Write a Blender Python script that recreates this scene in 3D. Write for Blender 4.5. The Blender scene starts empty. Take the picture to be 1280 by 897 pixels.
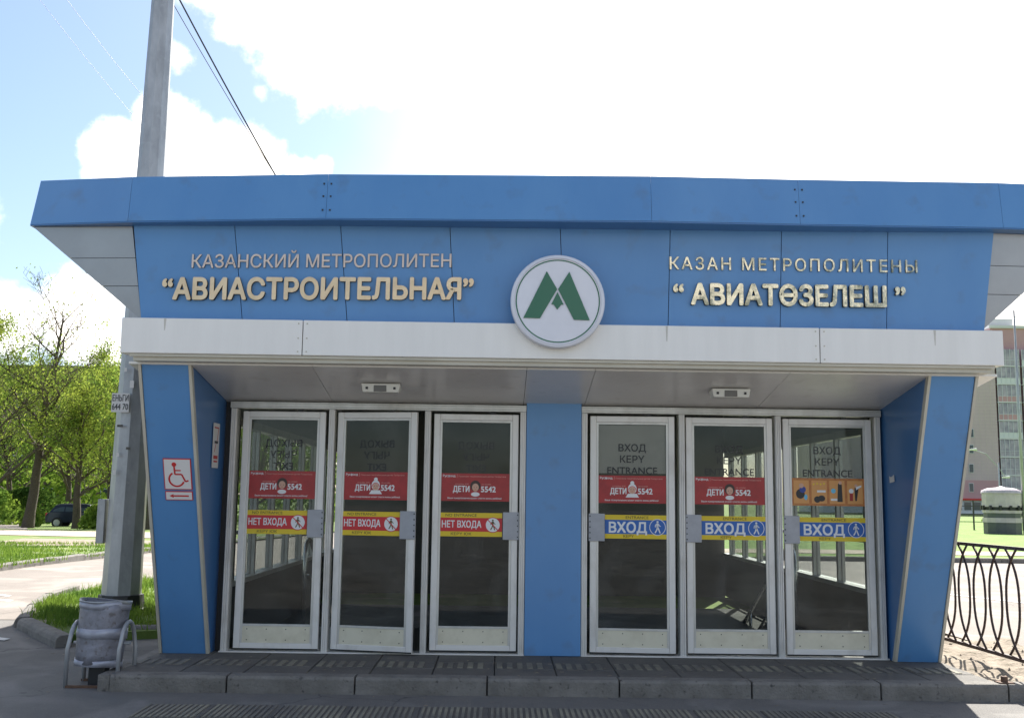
import bpy, math, random
from mathutils import Vector, Matrix
import numpy as np
random.seed(7)
DX = -.145                             # where the pavilion stands across the camera axis
def bw(px, py, Y): return W(px, py, Y).x - DX
R = math.radians
S = bpy.context.scene
COL = S.collection

# ---------------------------------------------------------------- camera
F = 1300.0
YAW, PITCH, ROLL, CH, CD = R(.6), R(7.53), R(.77), 1.42, 9.7
CAM = Vector((0, -CD, CH))
fw = Vector((math.sin(YAW)*math.cos(PITCH), math.cos(YAW)*math.cos(PITCH), math.sin(PITCH)))
rt0 = Vector((math.cos(YAW), -math.sin(YAW), 0)); up0 = rt0.cross(fw)
rt = rt0*math.cos(ROLL) + up0*math.sin(ROLL); up = up0*math.cos(ROLL) - rt0*math.sin(ROLL)
cd = bpy.data.cameras.new('camera'); cam = bpy.data.objects.new('camera', cd); COL.objects.link(cam)
m3 = Matrix((rt, up, -fw)).transposed()
cam.matrix_world = Matrix.Translation(CAM) @ m3.to_4x4()
cd.sensor_width = 36; cd.lens = 36*F/1280; cd.clip_end = 3000; cd.clip_start = .05
S.camera = cam

def ray(px, py): return fw + rt*((px-640)/F) - up*((py-448.5)/F)
def W(px, py, Y):                      # the point at distance plane y = Y seen at a spot of the survey photo
    d = ray(px, py); return CAM + d*((Y-CAM.y)/d.y)
def zg(x, y):                          # terrain height
    k = .0115 - .0055*max(-1, min(1, x/9))
    return -.14 - k*min(max(y-12, 0), 60)
def T(px, py, dz=0):                   # point of the terrain
    d = ray(px, py); z = -.14
    for i in range(40):
        p = CAM + d*((z+dz-CAM.z)/d.z); z = .5*z + .5*zg(p.x, p.y)
    return Vector((p.x, p.y, z+dz))

# ---------------------------------------------------------------- sky, sun, exposure
SUN_AZ, SUN_EL = 21.0, 49.0            # azimuth east of +y
wd = bpy.data.worlds.new('World'); S.world = wd; wd.use_nodes = True
nt = wd.node_tree; nt.nodes.clear()
def N(t, **k):
    n = nt.nodes.new(t)
    for a, b in k.items(): setattr(n, a, b)
    return n
out = N('ShaderNodeOutputWorld'); bg = N('ShaderNodeBackground'); bg.inputs['Strength'].default_value = .068
sky = N('ShaderNodeTexSky', sky_type='NISHITA', sun_disc=False)
sky.sun_elevation = R(SUN_EL); sky.sun_rotation = R(SUN_AZ)
sky.air_density = 1.0; sky.dust_density = 1.4; sky.ozone_density = 1.0; sky.altitude = 100
tc = N('ShaderNodeTexCoord')
def vm(op, a, b=None):
    n = N('ShaderNodeVectorMath', operation=op)
    nt.links.new(a, n.inputs[0])
    if b is not None:
        if isinstance(b, (tuple, Vector)): n.inputs[1].default_value = b
        else: nt.links.new(b, n.inputs[1])
    return n
def mt(op, a, b=None, c=None):
    n = N('ShaderNodeMath', operation=op)
    for i, v in enumerate((a, b, c)):
        if v is None: continue
        if isinstance(v, (int, float)): n.inputs[i].default_value = v
        else: nt.links.new(v, n.inputs[i])
    return n.outputs[0]
def noise(scale, detail=8, rough=.6, vec=None, dist=0):
    n = N('ShaderNodeTexNoise'); n.inputs['Scale'].default_value = scale; n.inputs['Detail'].default_value = detail
    n.inputs['Roughness'].default_value = rough; n.inputs['Distortion'].default_value = dist
    nt.links.new(vec or tc.outputs['Generated'], n.inputs['Vector']); return n
n1 = noise(9, 9, .62)
dirv = tc.outputs['Generated']
blobs = [((420,20),.10,1.0),((330,-30),.09,1.),((500,40),.075,.9),((640,-60),.13,1.1),((490,100),.04,.7),((800,-40),.12,.9),
         ((950,40),.24,1.),((880,40),.1,.7),((150,190),.045,.9),((215,180),.055,1.),((290,215),.06,1.),((370,215),.03,.6),((225,70),.03,.6),
         ((20,410),.05,.8),((95,400),.055,.95),((140,440),.04,.8),((325,115),.016,.5),((440,130),.016,.5),((410,208),.02,.6),
         ((1150,120),.22,.75),((1260,420),.12,.9),((-150,250),.1,.9),((-260,80),.15,1.),((1500,100),.2,1.),((300,-350),.2,1.),((900,-500),.3,1.),((-100,-500),.2,.8)]
acc = None
for (px, py), rad, amp in blobs:
    d = ray(px, py).normalized()
    ds = vm('DISTANCE', dirv, d).outputs['Value']
    v = mt('MULTIPLY', mt('SUBTRACT', 1.0, mt('MINIMUM', mt('DIVIDE', ds, rad*1.25), 1.0)), amp*1.5)
    acc = v if acc is None else mt('MAXIMUM', acc, v)
n2 = noise(3.1, 5, .5)                 # unseen rest of the sky: cumulus, added to brighten the shaded front
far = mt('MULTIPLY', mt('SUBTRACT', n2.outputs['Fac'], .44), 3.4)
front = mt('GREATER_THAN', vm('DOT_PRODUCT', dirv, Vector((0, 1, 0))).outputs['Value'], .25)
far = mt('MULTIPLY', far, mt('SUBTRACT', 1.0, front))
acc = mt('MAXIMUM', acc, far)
dens = mt('ADD', acc, mt('MULTIPLY', mt('SUBTRACT', n1.outputs['Fac'], .5), 2.1))
rmp = N('ShaderNodeMapRange', interpolation_type='SMOOTHSTEP')
rmp.inputs['From Min'].default_value = .38; rmp.inputs['From Max'].default_value = .88
nt.links.new(dens, rmp.inputs['Value'])
veil_d = vm('DISTANCE', dirv, ray(1080,-60).normalized()).outputs['Value']   # sun glare painted into the sky as a whitish veil
vr = N('ShaderNodeMapRange', interpolation_type='SMOOTHSTEP'); vr.inputs['From Min'].default_value = .52; vr.inputs['From Max'].default_value = .15
vr.inputs['To Min'].default_value = 0; vr.inputs['To Max'].default_value = .65
nt.links.new(mt('ADD', veil_d, mt('MULTIPLY', mt('SUBTRACT', n2.outputs['Fac'], .5), .35)), vr.inputs['Value'])
veil = N('ShaderNodeMixRGB'); veil.inputs['Color2'].default_value = (12.6,12.9,13.3,1); nt.links.new(vr.outputs['Result'], veil.inputs['Fac']); tint = N('ShaderNodeMixRGB', blend_type='MULTIPLY'); tint.inputs['Fac'].default_value = 1; tint.inputs['Color2'].default_value = (.96,1.0,1.03,1); nt.links.new(sky.outputs['Color'], tint.inputs['Color1']); nt.links.new(tint.outputs[0], veil.inputs['Color1'])
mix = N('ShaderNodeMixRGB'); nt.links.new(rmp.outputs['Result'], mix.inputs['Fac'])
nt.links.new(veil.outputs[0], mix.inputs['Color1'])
n3 = noise(14, 6, .6)
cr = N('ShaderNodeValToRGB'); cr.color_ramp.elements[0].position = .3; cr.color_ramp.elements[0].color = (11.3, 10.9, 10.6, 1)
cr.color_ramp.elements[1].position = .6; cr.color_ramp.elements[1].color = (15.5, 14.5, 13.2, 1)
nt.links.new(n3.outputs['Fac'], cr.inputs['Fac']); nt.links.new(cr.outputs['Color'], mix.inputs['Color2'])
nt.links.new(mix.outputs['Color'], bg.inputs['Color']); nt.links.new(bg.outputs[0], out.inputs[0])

sl = bpy.data.lights.new('sun', 'SUN'); sl.energy = 4.6; sl.angle = R(.53); sl.color = (1, .96, .89)
so = bpy.data.objects.new('sun', sl); COL.objects.link(so)
sd = Vector((math.sin(R(SUN_AZ))*math.cos(R(SUN_EL)), math.cos(R(SUN_AZ))*math.cos(R(SUN_EL)), math.sin(R(SUN_EL))))
so.rotation_euler = (-sd).to_track_quat('-Z', 'Y').to_euler()
S.view_settings.view_transform = 'Standard'; S.view_settings.look = 'None'; S.view_settings.gamma = 1
S.view_settings.exposure = 1.5
try:
    S.cycles.max_bounces = 8; S.cycles.transparent_max_bounces = 16
except Exception: pass

# ---------------------------------------------------------------- materials
MATS = {}
def mat(name, col, rough=.6, metal=0., col2=None, scale=8., bump=0., bscale=60., spec=.5, detail=6, stretch=None, lo=.35, hi=.65, extra=None):
    m = bpy.data.materials.new(name); m.use_nodes = True
    t = m.node_tree; b = t.nodes['Principled BSDF']; L = t.links
    b.inputs['Roughness'].default_value = rough; b.inputs['Metallic'].default_value = metal
    b.inputs['Specular IOR Level'].default_value = spec
    c = (*col, 1); b.inputs['Base Color'].default_value = c; m.diffuse_color = c
    tx = t.nodes.new('ShaderNodeTexCoord'); vec = tx.outputs['Object']
    geo = t.nodes.new('ShaderNodeNewGeometry'); vec = geo.outputs['Position']
    if stretch:
        mp = t.nodes.new('ShaderNodeMapping'); mp.inputs['Scale'].default_value = stretch
        L.new(vec, mp.inputs['Vector']); vec = mp.outputs[0]
    last = None
    if col2 is not None:
        n = t.nodes.new('ShaderNodeTexNoise'); n.inputs['Scale'].default_value = scale; n.inputs['Detail'].default_value = detail
        n.inputs['Roughness'].default_value = .65
        L.new(vec, n.inputs['Vector'])
        mr = t.nodes.new('ShaderNodeMapRange'); mr.inputs['From Min'].default_value = lo; mr.inputs['From Max'].default_value = hi
        L.new(n.outputs['Fac'], mr.inputs['Value'])
        mx = t.nodes.new('ShaderNodeMixRGB'); mx.inputs['Color1'].default_value = c; mx.inputs['Color2'].default_value = (*col2, 1)
        L.new(mr.outputs['Result'], mx.inputs['Fac']); L.new(mx.outputs[0], b.inputs['Base Color']); last = mx
    if extra:                           # fine speckle: (colour, scale, lo, hi)
        ec, es, elo, ehi = extra
        n = t.nodes.new('ShaderNodeTexNoise'); n.inputs['Scale'].default_value = es; n.inputs['Detail'].default_value = 4
        L.new(geo.outputs['Position'], n.inputs['Vector'])
        mr = t.nodes.new('ShaderNodeMapRange'); mr.inputs['From Min'].default_value = elo; mr.inputs['From Max'].default_value = ehi
        L.new(n.outputs['Fac'], mr.inputs['Value'])
        mx = t.nodes.new('ShaderNodeMixRGB'); mx.inputs['Color1'].default_value = c; mx.inputs['Color2'].default_value = (*ec, 1)
        if last: L.new(last.outputs[0], mx.inputs['Color1'])
        L.new(mr.outputs['Result'], mx.inputs['Fac']); L.new(mx.outputs[0], b.inputs['Base Color'])
    if bump:
        n = t.nodes.new('ShaderNodeTexNoise'); n.inputs['Scale'].default_value = bscale; n.inputs['Detail'].default_value = 5
        L.new(geo.outputs['Position'], n.inputs['Vector'])
        bp = t.nodes.new('ShaderNodeBump'); bp.inputs['Strength'].default_value = bump; bp.inputs['Distance'].default_value = .02
        L.new(n.outputs['Fac'], bp.inputs['Height']); L.new(bp.outputs[0], b.inputs['Normal'])
    MATS[name] = m; return m
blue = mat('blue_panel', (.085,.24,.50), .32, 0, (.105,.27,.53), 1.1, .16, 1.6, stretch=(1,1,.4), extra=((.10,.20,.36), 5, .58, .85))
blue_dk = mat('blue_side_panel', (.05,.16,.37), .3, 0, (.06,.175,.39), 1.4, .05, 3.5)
white = mat('white_band', (.83,.81,.77), .38, 0, (.78,.76,.72), 2.2, .1, 1.5, stretch=(3,1,.35))
trim = mat('beige_trim', (.55,.52,.44), .4, .1, (.48,.45,.37), 3)
grey_pan = mat('grey_panel', (.33,.34,.36), .3, .55, (.28,.29,.31), 1.5, .06, 4)
soff = mat('soffit_panel', (.80,.78,.75), .3, .12, (.74,.72,.69), 2.5, .08, 3, extra=((.62,.59,.55), 6, .62, .85))
alu = mat('aluminium', (.62,.61,.58), .35, .35, (.5,.49,.46), 7, stretch=(1,1,.3))
alu_dirty = mat('dirty_aluminium', (.70,.68,.65), .42, .2, (.5,.47,.43), 3.5, lo=.5, hi=.8, stretch=(1,1,.6))
kick = mat('kick_plate', (.68,.64,.51), .42, .2, (.56,.52,.40), 5, lo=.45, hi=.75)
plate = mat('grey_plate', (.34,.35,.39), .4, .3, (.30,.31,.34), 12)
dark = mat('dark_metal', (.03,.03,.032), .5, .2)
rubber = mat('black_seal', (.012,.012,.012), .7)
gold = mat('brass_letter', (.80,.60,.38), .34, .6, (.68,.49,.30), 8, .12, 14)
gold_patchy = mat('patchy_brass_letter', (.62,.55,.40), .22, .85, (.20,.20,.15), 9, .35, 9, lo=.45, hi=.62)  # dark blotches in the colour imitate patchy reflections in polished brass
gold_thin = mat('thin_brass_letter', (.74,.60,.50), .4, .4, (.6,.48,.4), 8)
gold_side = mat('letter_side', (.10,.075,.05), .5, .4)
em_white = mat('emblem_white', (.68,.69,.75), .18, 0, (.63,.64,.70), 3)
em_green = mat('emblem_green', (.005,.12,.06), .25)
red = mat('poster_red', (.42,.016,.018), .35, 0, (.30,.01,.013), 7)
red2 = mat('sticker_red', (.55,.01,.02), .35)
yel = mat('sticker_yellow', (.72,.52,.01), .35)
bl2 = mat('sticker_blue', (.01,.11,.42), .35)
prw = mat('print_white', (.75,.75,.75), .4)
prp = mat('print_pale_red', (.66,.33,.28), .4)
prk = mat('print_black', (.012,.012,.015), .4)
prk2 = mat('print_dark_yellow', (.10,.07,.01), .4)
orange = mat('poster_orange', (.55,.20,.04), .4, 0, (.42,.13,.03), 18)
orange2 = mat('poster_light_orange', (.66,.31,.09), .4)
skin = mat('printed_skin', (.62,.36,.26), .5); hair = mat('printed_hair', (.05,.025,.02), .5)
paper = mat('sign_paper', (.70,.68,.66), .45); prr = mat('print_red', (.55,.03,.03), .45)
asph = mat('asphalt', (.21,.20,.185), .9, 0, (.165,.155,.145), 1.1, .5, 130, extra=((.25,.235,.21), 90, .56, .72))
def cracks(m, scale=.45, wid=.007, colr=(.05,.048,.045)):
    t = m.node_tree; L = t.links; b = t.nodes['Principled BSDF']; src = b.inputs['Base Color'].links[0].from_socket
    g = t.nodes.new('ShaderNodeNewGeometry'); nz = t.nodes.new('ShaderNodeTexNoise'); nz.inputs['Scale'].default_value = 2.2; nz.inputs['Detail'].default_value = 6
    L.new(g.outputs['Position'], nz.inputs['Vector'])
    ad = t.nodes.new('ShaderNodeVectorMath'); ad.operation = 'MULTIPLY_ADD'; ad.inputs[1].default_value = (.7,.7,.7)
    L.new(nz.outputs['Color'], ad.inputs[0]); L.new(g.outputs['Position'], ad.inputs[2])
    v = t.nodes.new('ShaderNodeTexVoronoi'); v.feature = 'DISTANCE_TO_EDGE'; v.inputs['Scale'].default_value = scale; L.new(ad.outputs[0], v.inputs['Vector'])
    mr = t.nodes.new('ShaderNodeMapRange'); mr.inputs[1].default_value = wid; mr.inputs[2].default_value = wid*.3; L.new(v.outputs['Distance'], mr.inputs[0])
    n2 = t.nodes.new('ShaderNodeTexNoise'); n2.inputs['Scale'].default_value = .5; L.new(g.outputs['Position'], n2.inputs['Vector'])
    m2 = t.nodes.new('ShaderNodeMapRange'); m2.inputs[1].default_value = .45; m2.inputs[2].default_value = .6; m2.inputs[4].default_value = .8; L.new(n2.outputs['Fac'], m2.inputs[0])
    mu = t.nodes.new('ShaderNodeMath'); mu.operation = 'MULTIPLY'; L.new(mr.outputs[0], mu.inputs[0]); L.new(m2.outputs[0], mu.inputs[1])
    # broad worn patches
    n3 = t.nodes.new('ShaderNodeTexNoise'); n3.inputs['Scale'].default_value = .9; n3.inputs['Detail'].default_value = 3; n3.inputs['Distortion'].default_value = .8; L.new(g.outputs['Position'], n3.inputs['Vector'])
    m3_ = t.nodes.new('ShaderNodeMapRange'); m3_.inputs[1].default_value = .5; m3_.inputs[2].default_value = .62; m3_.inputs[3].default_value = .82; m3_.inputs[4].default_value = 1.12; L.new(n3.outputs['Fac'], m3_.inputs[0])
    mul = t.nodes.new('ShaderNodeVectorMath'); mul.operation = 'SCALE'; L.new(src, mul.inputs[0]); L.new(m3_.outputs[0], mul.inputs['Scale'])
    mx = t.nodes.new('ShaderNodeMixRGB'); mx.inputs[2].default_value = (*colr, 1); L.new(mu.outputs[0], mx.inputs[0]); L.new(mul.outputs[0], mx.inputs[1]); L.new(mx.outputs[0], b.inputs['Base Color'])
cracks(asph)
asph_l = mat('light_asphalt', (.27,.235,.205), .9, 0, (.22,.19,.165), .6, .35, 90, extra=((.32,.29,.26), 60, .55, .75))
cracks(asph_l, .3, .006, (.12,.11,.1))
conc = mat('kerb_concrete', (.22,.205,.185), .9, 0, (.14,.13,.115), 4, .5, 60, extra=((.06,.055,.05), 22, .6, .75))
slab_m = mat('paving_slab', (.135,.125,.112), .85, 0, (.10,.093,.083), 3, .4, 90, extra=((.2,.18,.15), 45, .6, .75))
tact = mat('tactile_yellow', (.26,.24,.18), .85, 0, (.145,.135,.118), 1.6, .4, 90, lo=.4, hi=.6)
dirt = mat('dry_dirt', (.30,.25,.19), .95, 0, (.19,.155,.115), 6, .9, 25, extra=((.10,.085,.05), 14, .6, .72))
sand = mat('sandy_path', (.42,.36,.28), .95, 0, (.33,.27,.2), 1.2, .4, 30)
gground = mat('grassy_ground', (.085,.15,.025), .95, 0, (.15,.20,.04), 1.5, .8, 20, extra=((.26,.22,.14), 1.7, .58, .72))
lawn = mat('lawn', (.10,.19,.025), .95, 0, (.17,.25,.05), .8, .8, 30)
paint = mat('road_paint', (.75,.75,.73), .8, 0, (.55,.54,.5), 20)
galv = mat('galvanised_steel', (.42,.43,.44), .42, .35, (.29,.30,.31), 5, .1, 20, stretch=(1,1,.35), extra=((.42,.43,.44), 11, .6, .8))
steel = mat('stainless_tube', (.6,.6,.6), .25, .9)
binm = mat('bin_sheet', (.27,.27,.31), .5, .35, (.17,.17,.19), 9, .2, 30, extra=((.11,.09,.075), 26, .56, .75))
binlt = mat('bin_band', (.40,.41,.47), .45, .3, (.3,.3,.34), 12)
rust = mat('rusty_steel', (.16,.09,.055), .85, .1, (.07,.045,.035), 20)
fencem = mat('fence_brown', (.045,.03,.026), .6, .2, (.08,.045,.035), 15)
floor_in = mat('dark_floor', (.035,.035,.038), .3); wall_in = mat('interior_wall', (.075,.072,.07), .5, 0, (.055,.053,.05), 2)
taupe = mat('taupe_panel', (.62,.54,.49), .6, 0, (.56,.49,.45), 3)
ceil_in = mat('interior_ceiling', (.25,.25,.25), .4)
bark = mat('bark', (.06,.045,.035), .95, 0, (.10,.08,.06), 12, .6, 40)
pink = mat('pink_cladding', (.52,.31,.33), .8, 0, (.47,.28,.30), .3)
beige = mat('beige_cladding', (.54,.43,.44), .8, 0, (.49,.39,.40), .25)
pale = mat('pale_concrete', (.6,.6,.6), .8); wing = mat('window_glass_dark', (.05,.07,.09), .08)
bglass = mat('balcony_glazing', (.46,.42,.47), .4, 0, (.22,.21,.27), .9); bframe = mat('balcony_frame', (.62,.64,.66), .5)
brownb = mat('brown_wall', (.17,.12,.09), .9); carp = mat('car_paint', (.012,.016,.035), .2); chrome = mat('hub_silver', (.5,.5,.5), .3, .8)
tyre = mat('tyre_rubber', (.015,.015,.015), .8); silver = mat('kiosk_silver', (.54,.46,.50), .5, .05, (.44,.37,.40), 2)
kgrey = mat('kiosk_grey', (.10,.105,.11), .5, 0, (.07,.075,.08), 2)
lens = mat('lamp_lens', (.12,.11,.10), .3)
lampw = mat('lamp_housing', (.68,.67,.62), .4)

def leafmat(name, c, tr):
    m = bpy.data.materials.new(name); m.use_nodes = True; t = m.node_tree; t.nodes.clear(); L = t.links
    o = t.nodes.new('ShaderNodeOutputMaterial'); d = t.nodes.new('ShaderNodeBsdfDiffuse'); tl = t.nodes.new('ShaderNodeBsdfTranslucent')
    mx = t.nodes.new('ShaderNodeMixShader'); mx.inputs[0].default_value = tr
    g = t.nodes.new('ShaderNodeNewGeometry'); n = t.nodes.new('ShaderNodeTexNoise'); n.inputs['Scale'].default_value = 1.1
    L.new(g.outputs['Position'], n.inputs['Vector'])
    h = t.nodes.new('ShaderNodeMixRGB'); h.inputs[1].default_value = (c[0]*.6, c[1]*.7, c[2]*.7, 1); h.inputs[2].default_value = (c[0]*1.35, c[1]*1.2, c[2], 1)
    mr = t.nodes.new('ShaderNodeMapRange'); mr.inputs[1].default_value = .35; mr.inputs[2].default_value = .65
    L.new(n.outputs['Fac'], mr.inputs[0]); L.new(mr.outputs[0], h.inputs[0])
    L.new(h.outputs[0], d.inputs[0]); L.new(h.outputs[0], tl.inputs[0]); L.new(d.outputs[0], mx.inputs[1]); L.new(tl.outputs[0], mx.inputs[2]); L.new(mx.outputs[0], o.inputs[0])
    return m
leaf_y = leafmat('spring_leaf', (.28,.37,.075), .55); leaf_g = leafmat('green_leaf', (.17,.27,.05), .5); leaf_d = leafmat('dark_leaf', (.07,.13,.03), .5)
blade = leafmat('grass_blade', (.15,.24,.045), .45)

def glassmat(name, tint=.8, dirtk=.05, ior=1.5):
    m = bpy.data.materials.new(name); m.use_nodes = True; t = m.node_tree; t.nodes.clear(); L = t.links
    o = t.nodes.new('ShaderNodeOutputMaterial'); tr = t.nodes.new('ShaderNodeBsdfTransparent'); tr.inputs[0].default_value = (tint*.97, tint, tint*.99, 1)
    gl = t.nodes.new('ShaderNodeBsdfGlossy'); gl.inputs['Roughness'].default_value = .02
    gg = t.nodes.new('ShaderNodeNewGeometry'); dt = t.nodes.new('ShaderNodeVectorMath'); dt.operation = 'DOT_PRODUCT'
    L.new(gg.outputs['Incoming'], dt.inputs[0]); L.new(gg.outputs['Normal'], dt.inputs[1])
    def q_(op, a, b=None):
        n = t.nodes.new('ShaderNodeMath'); n.operation = op
        for i, v in enumerate((a, b)):
            if v is None: continue
            if isinstance(v, (int, float)): n.inputs[i].default_value = v
            else: L.new(v, n.inputs[i])
        return n.outputs[0]
    f0 = ((ior-1)/(ior+1))**2
    fres = q_('ADD', q_('MULTIPLY', q_('POWER', q_('SUBTRACT', 1.0, q_('ABSOLUTE', dt.outputs['Value'])), 5.0), 1-f0), f0)
    df = t.nodes.new('ShaderNodeBsdfDiffuse'); df.inputs[0].default_value = (.5,.5,.48,1)
    a = t.nodes.new('ShaderNodeMixShader'); b = t.nodes.new('ShaderNodeMixShader')
    g = t.nodes.new('ShaderNodeNewGeometry'); n = t.nodes.new('ShaderNodeTexNoise'); n.inputs['Scale'].default_value = 1.7; n.inputs['Detail'].default_value = 7
    L.new(g.outputs['Position'], n.inputs['Vector'])
    n.inputs['Distortion'].default_value = 1.6
    mm = t.nodes.new('ShaderNodeMapRange'); mm.inputs[1].default_value = .42; mm.inputs[2].default_value = .78; mm.inputs[3].default_value = dirtk*.5; mm.inputs[4].default_value = dirtk*5; L.new(n.outputs['Fac'], mm.inputs[0])
    L.new(mm.outputs[0], a.inputs[0]); L.new(tr.outputs[0], a.inputs[1]); L.new(df.outputs[0], a.inputs[2])
    L.new(fres, b.inputs[0]); L.new(a.outputs[0], b.inputs[1]); L.new(gl.outputs[0], b.inputs[2]); L.new(b.outputs[0], o.inputs[0])
    return m
glass = glassmat('door_glass', .80, .013, 1.36); glass_side = glassmat('side_glass', .88, .02, 1.12)

# ---------------------------------------------------------------- mesh helpers
class MB:
    def __init__(s): s.v = []; s.f = []; s.mi = []
    def add(s, vs, fs, m=0):
        k = len(s.v); s.v += [tuple(v) for v in vs]; s.f += [tuple(i+k for i in f) for f in fs]; s.mi += [m]*len(fs); return s
    def box(s, x0, x1, y0, y1, z0, z1, m=0, b=0):
        return s.add([(x0,y0,z0),(x1,y0,z0),(x1,y1,z0),(x0,y1,z0),(x0,y0,z1),(x1,y0,z1),(x1,y1,z1),(x0,y1,z1)],
              [(0,3,2,1),(4,5,6,7),(0,1,5,4),(1,2,6,5),(2,3,7,6),(3,0,4,7)], m)
    def hexa(s, a, b, m=0):            # a: 4 points (one face), b: 4 matching points (opposite face)
        return s.add(list(a)+list(b), [(0,3,2,1),(4,5,6,7),(0,1,5,4),(1,2,6,5),(2,3,7,6),(3,0,4,7)], m)
    def prism(s, pts, d, m=0):         # polygon pushed along d
        n = len(pts); d = Vector(d)
        return s.add([Vector(p) for p in pts]+[Vector(p)+d for p in pts], [tuple(range(n))[::-1], tuple(range(n, 2*n))]+[(i,(i+1)%n,(i+1)%n+n,i+n) for i in range(n)], m)
    def tube(s, pts, r, n=8, m=0, caps=True):
        pts = [Vector(p) for p in pts]; k = len(s.v); rs = r if isinstance(r, (list, tuple)) else [r]*len(pts); u = None
        for i, p in enumerate(pts):
            t = (pts[min(i+1, len(pts)-1)]-pts[max(i-1, 0)]).normalized()
            if u is None: u = t.orthogonal().normalized()
            u = (u - t*u.dot(t)).normalized(); w = t.cross(u)
            for j in range(n):
                a = 2*math.pi*(j+.5)/n; s.v.append(tuple(p + (u*math.cos(a)+w*math.sin(a))*rs[i]))
        for i in range(len(pts)-1):
            for j in range(n):
                j2 = (j+1) % n; s.f.append((k+i*n+j, k+i*n+j2, k+(i+1)*n+j2, k+(i+1)*n+j)); s.mi.append(m)
        if caps:
            s.f.append(tuple(range(k, k+n))[::-1]); s.f.append(tuple(range(k+(len(pts)-1)*n, k+len(pts)*n))); s.mi += [m, m]
        return s
    def lathe(s, prof, n=24, c=(0,0,0), m=0):
        k = len(s.v)
        for r, z in prof:
            for j in range(n):
                a = 2*math.pi*(j+.5)/n; s.v.append((c[0]+r*math.cos(a), c[1]+r*math.sin(a), c[2]+z))
        for i in range(len(prof)-1):
            for j in range(n):
                j2 = (j+1) % n; s.f.append((k+i*n+j, k+i*n+j2, k+(i+1)*n+j2, k+(i+1)*n+j)); s.mi.append(m)
        return s
    def mesh(s, name, mats, smooth=False):
        me = bpy.data.meshes.new(name); me.from_pydata(s.v, [], s.f)
        for q in (mats if isinstance(mats, (list, tuple)) else [mats]): me.materials.append(q)
        me.polygons.foreach_set('material_index', s.mi)
        if smooth: me.polygons.foreach_set('use_smooth', [True]*len(s.f))
        me.update(); return me
    def build(s, name, mats, parent=None, smooth=False, bevel=0, loc=None):
        o = bpy.data.objects.new(name, s.mesh(name, mats, smooth)); COL.objects.link(o)
        if parent is not None: o.parent = parent
        if loc: o.location = loc
        if bevel:
            b = o.modifiers.new('bevel', 'BEVEL'); b.width = bevel; b.segments = 2; b.limit_method = 'ANGLE'
        return o
def bx(*a, m=0): return MB().box(*a, m=m)
def thing(name, label, cat, loc=(0,0,0), rz=0, group=None):
    o = bpy.data.objects.new(name, None); COL.objects.link(o); o.location = loc; o.rotation_euler = (0,0,rz); o.empty_display_size = .1
    o['label'] = label; o['category'] = cat
    if group: o['group'] = group
    return o
def tag(o, label, cat, group=None):
    o['label'] = label; o['category'] = cat
    if group: o['group'] = group
    return o
def struct(o, kind='structure', label=None):
    o['kind'] = kind
    if label: o['label'] = label
    return o
def inst(me, name, parent=None, loc=(0,0,0), rot=(0,0,0)):
    o = bpy.data.objects.new(name, me); COL.objects.link(o); o.location = loc; o.rotation_euler = rot
    if parent is not None: o.parent = parent
    return o

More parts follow.
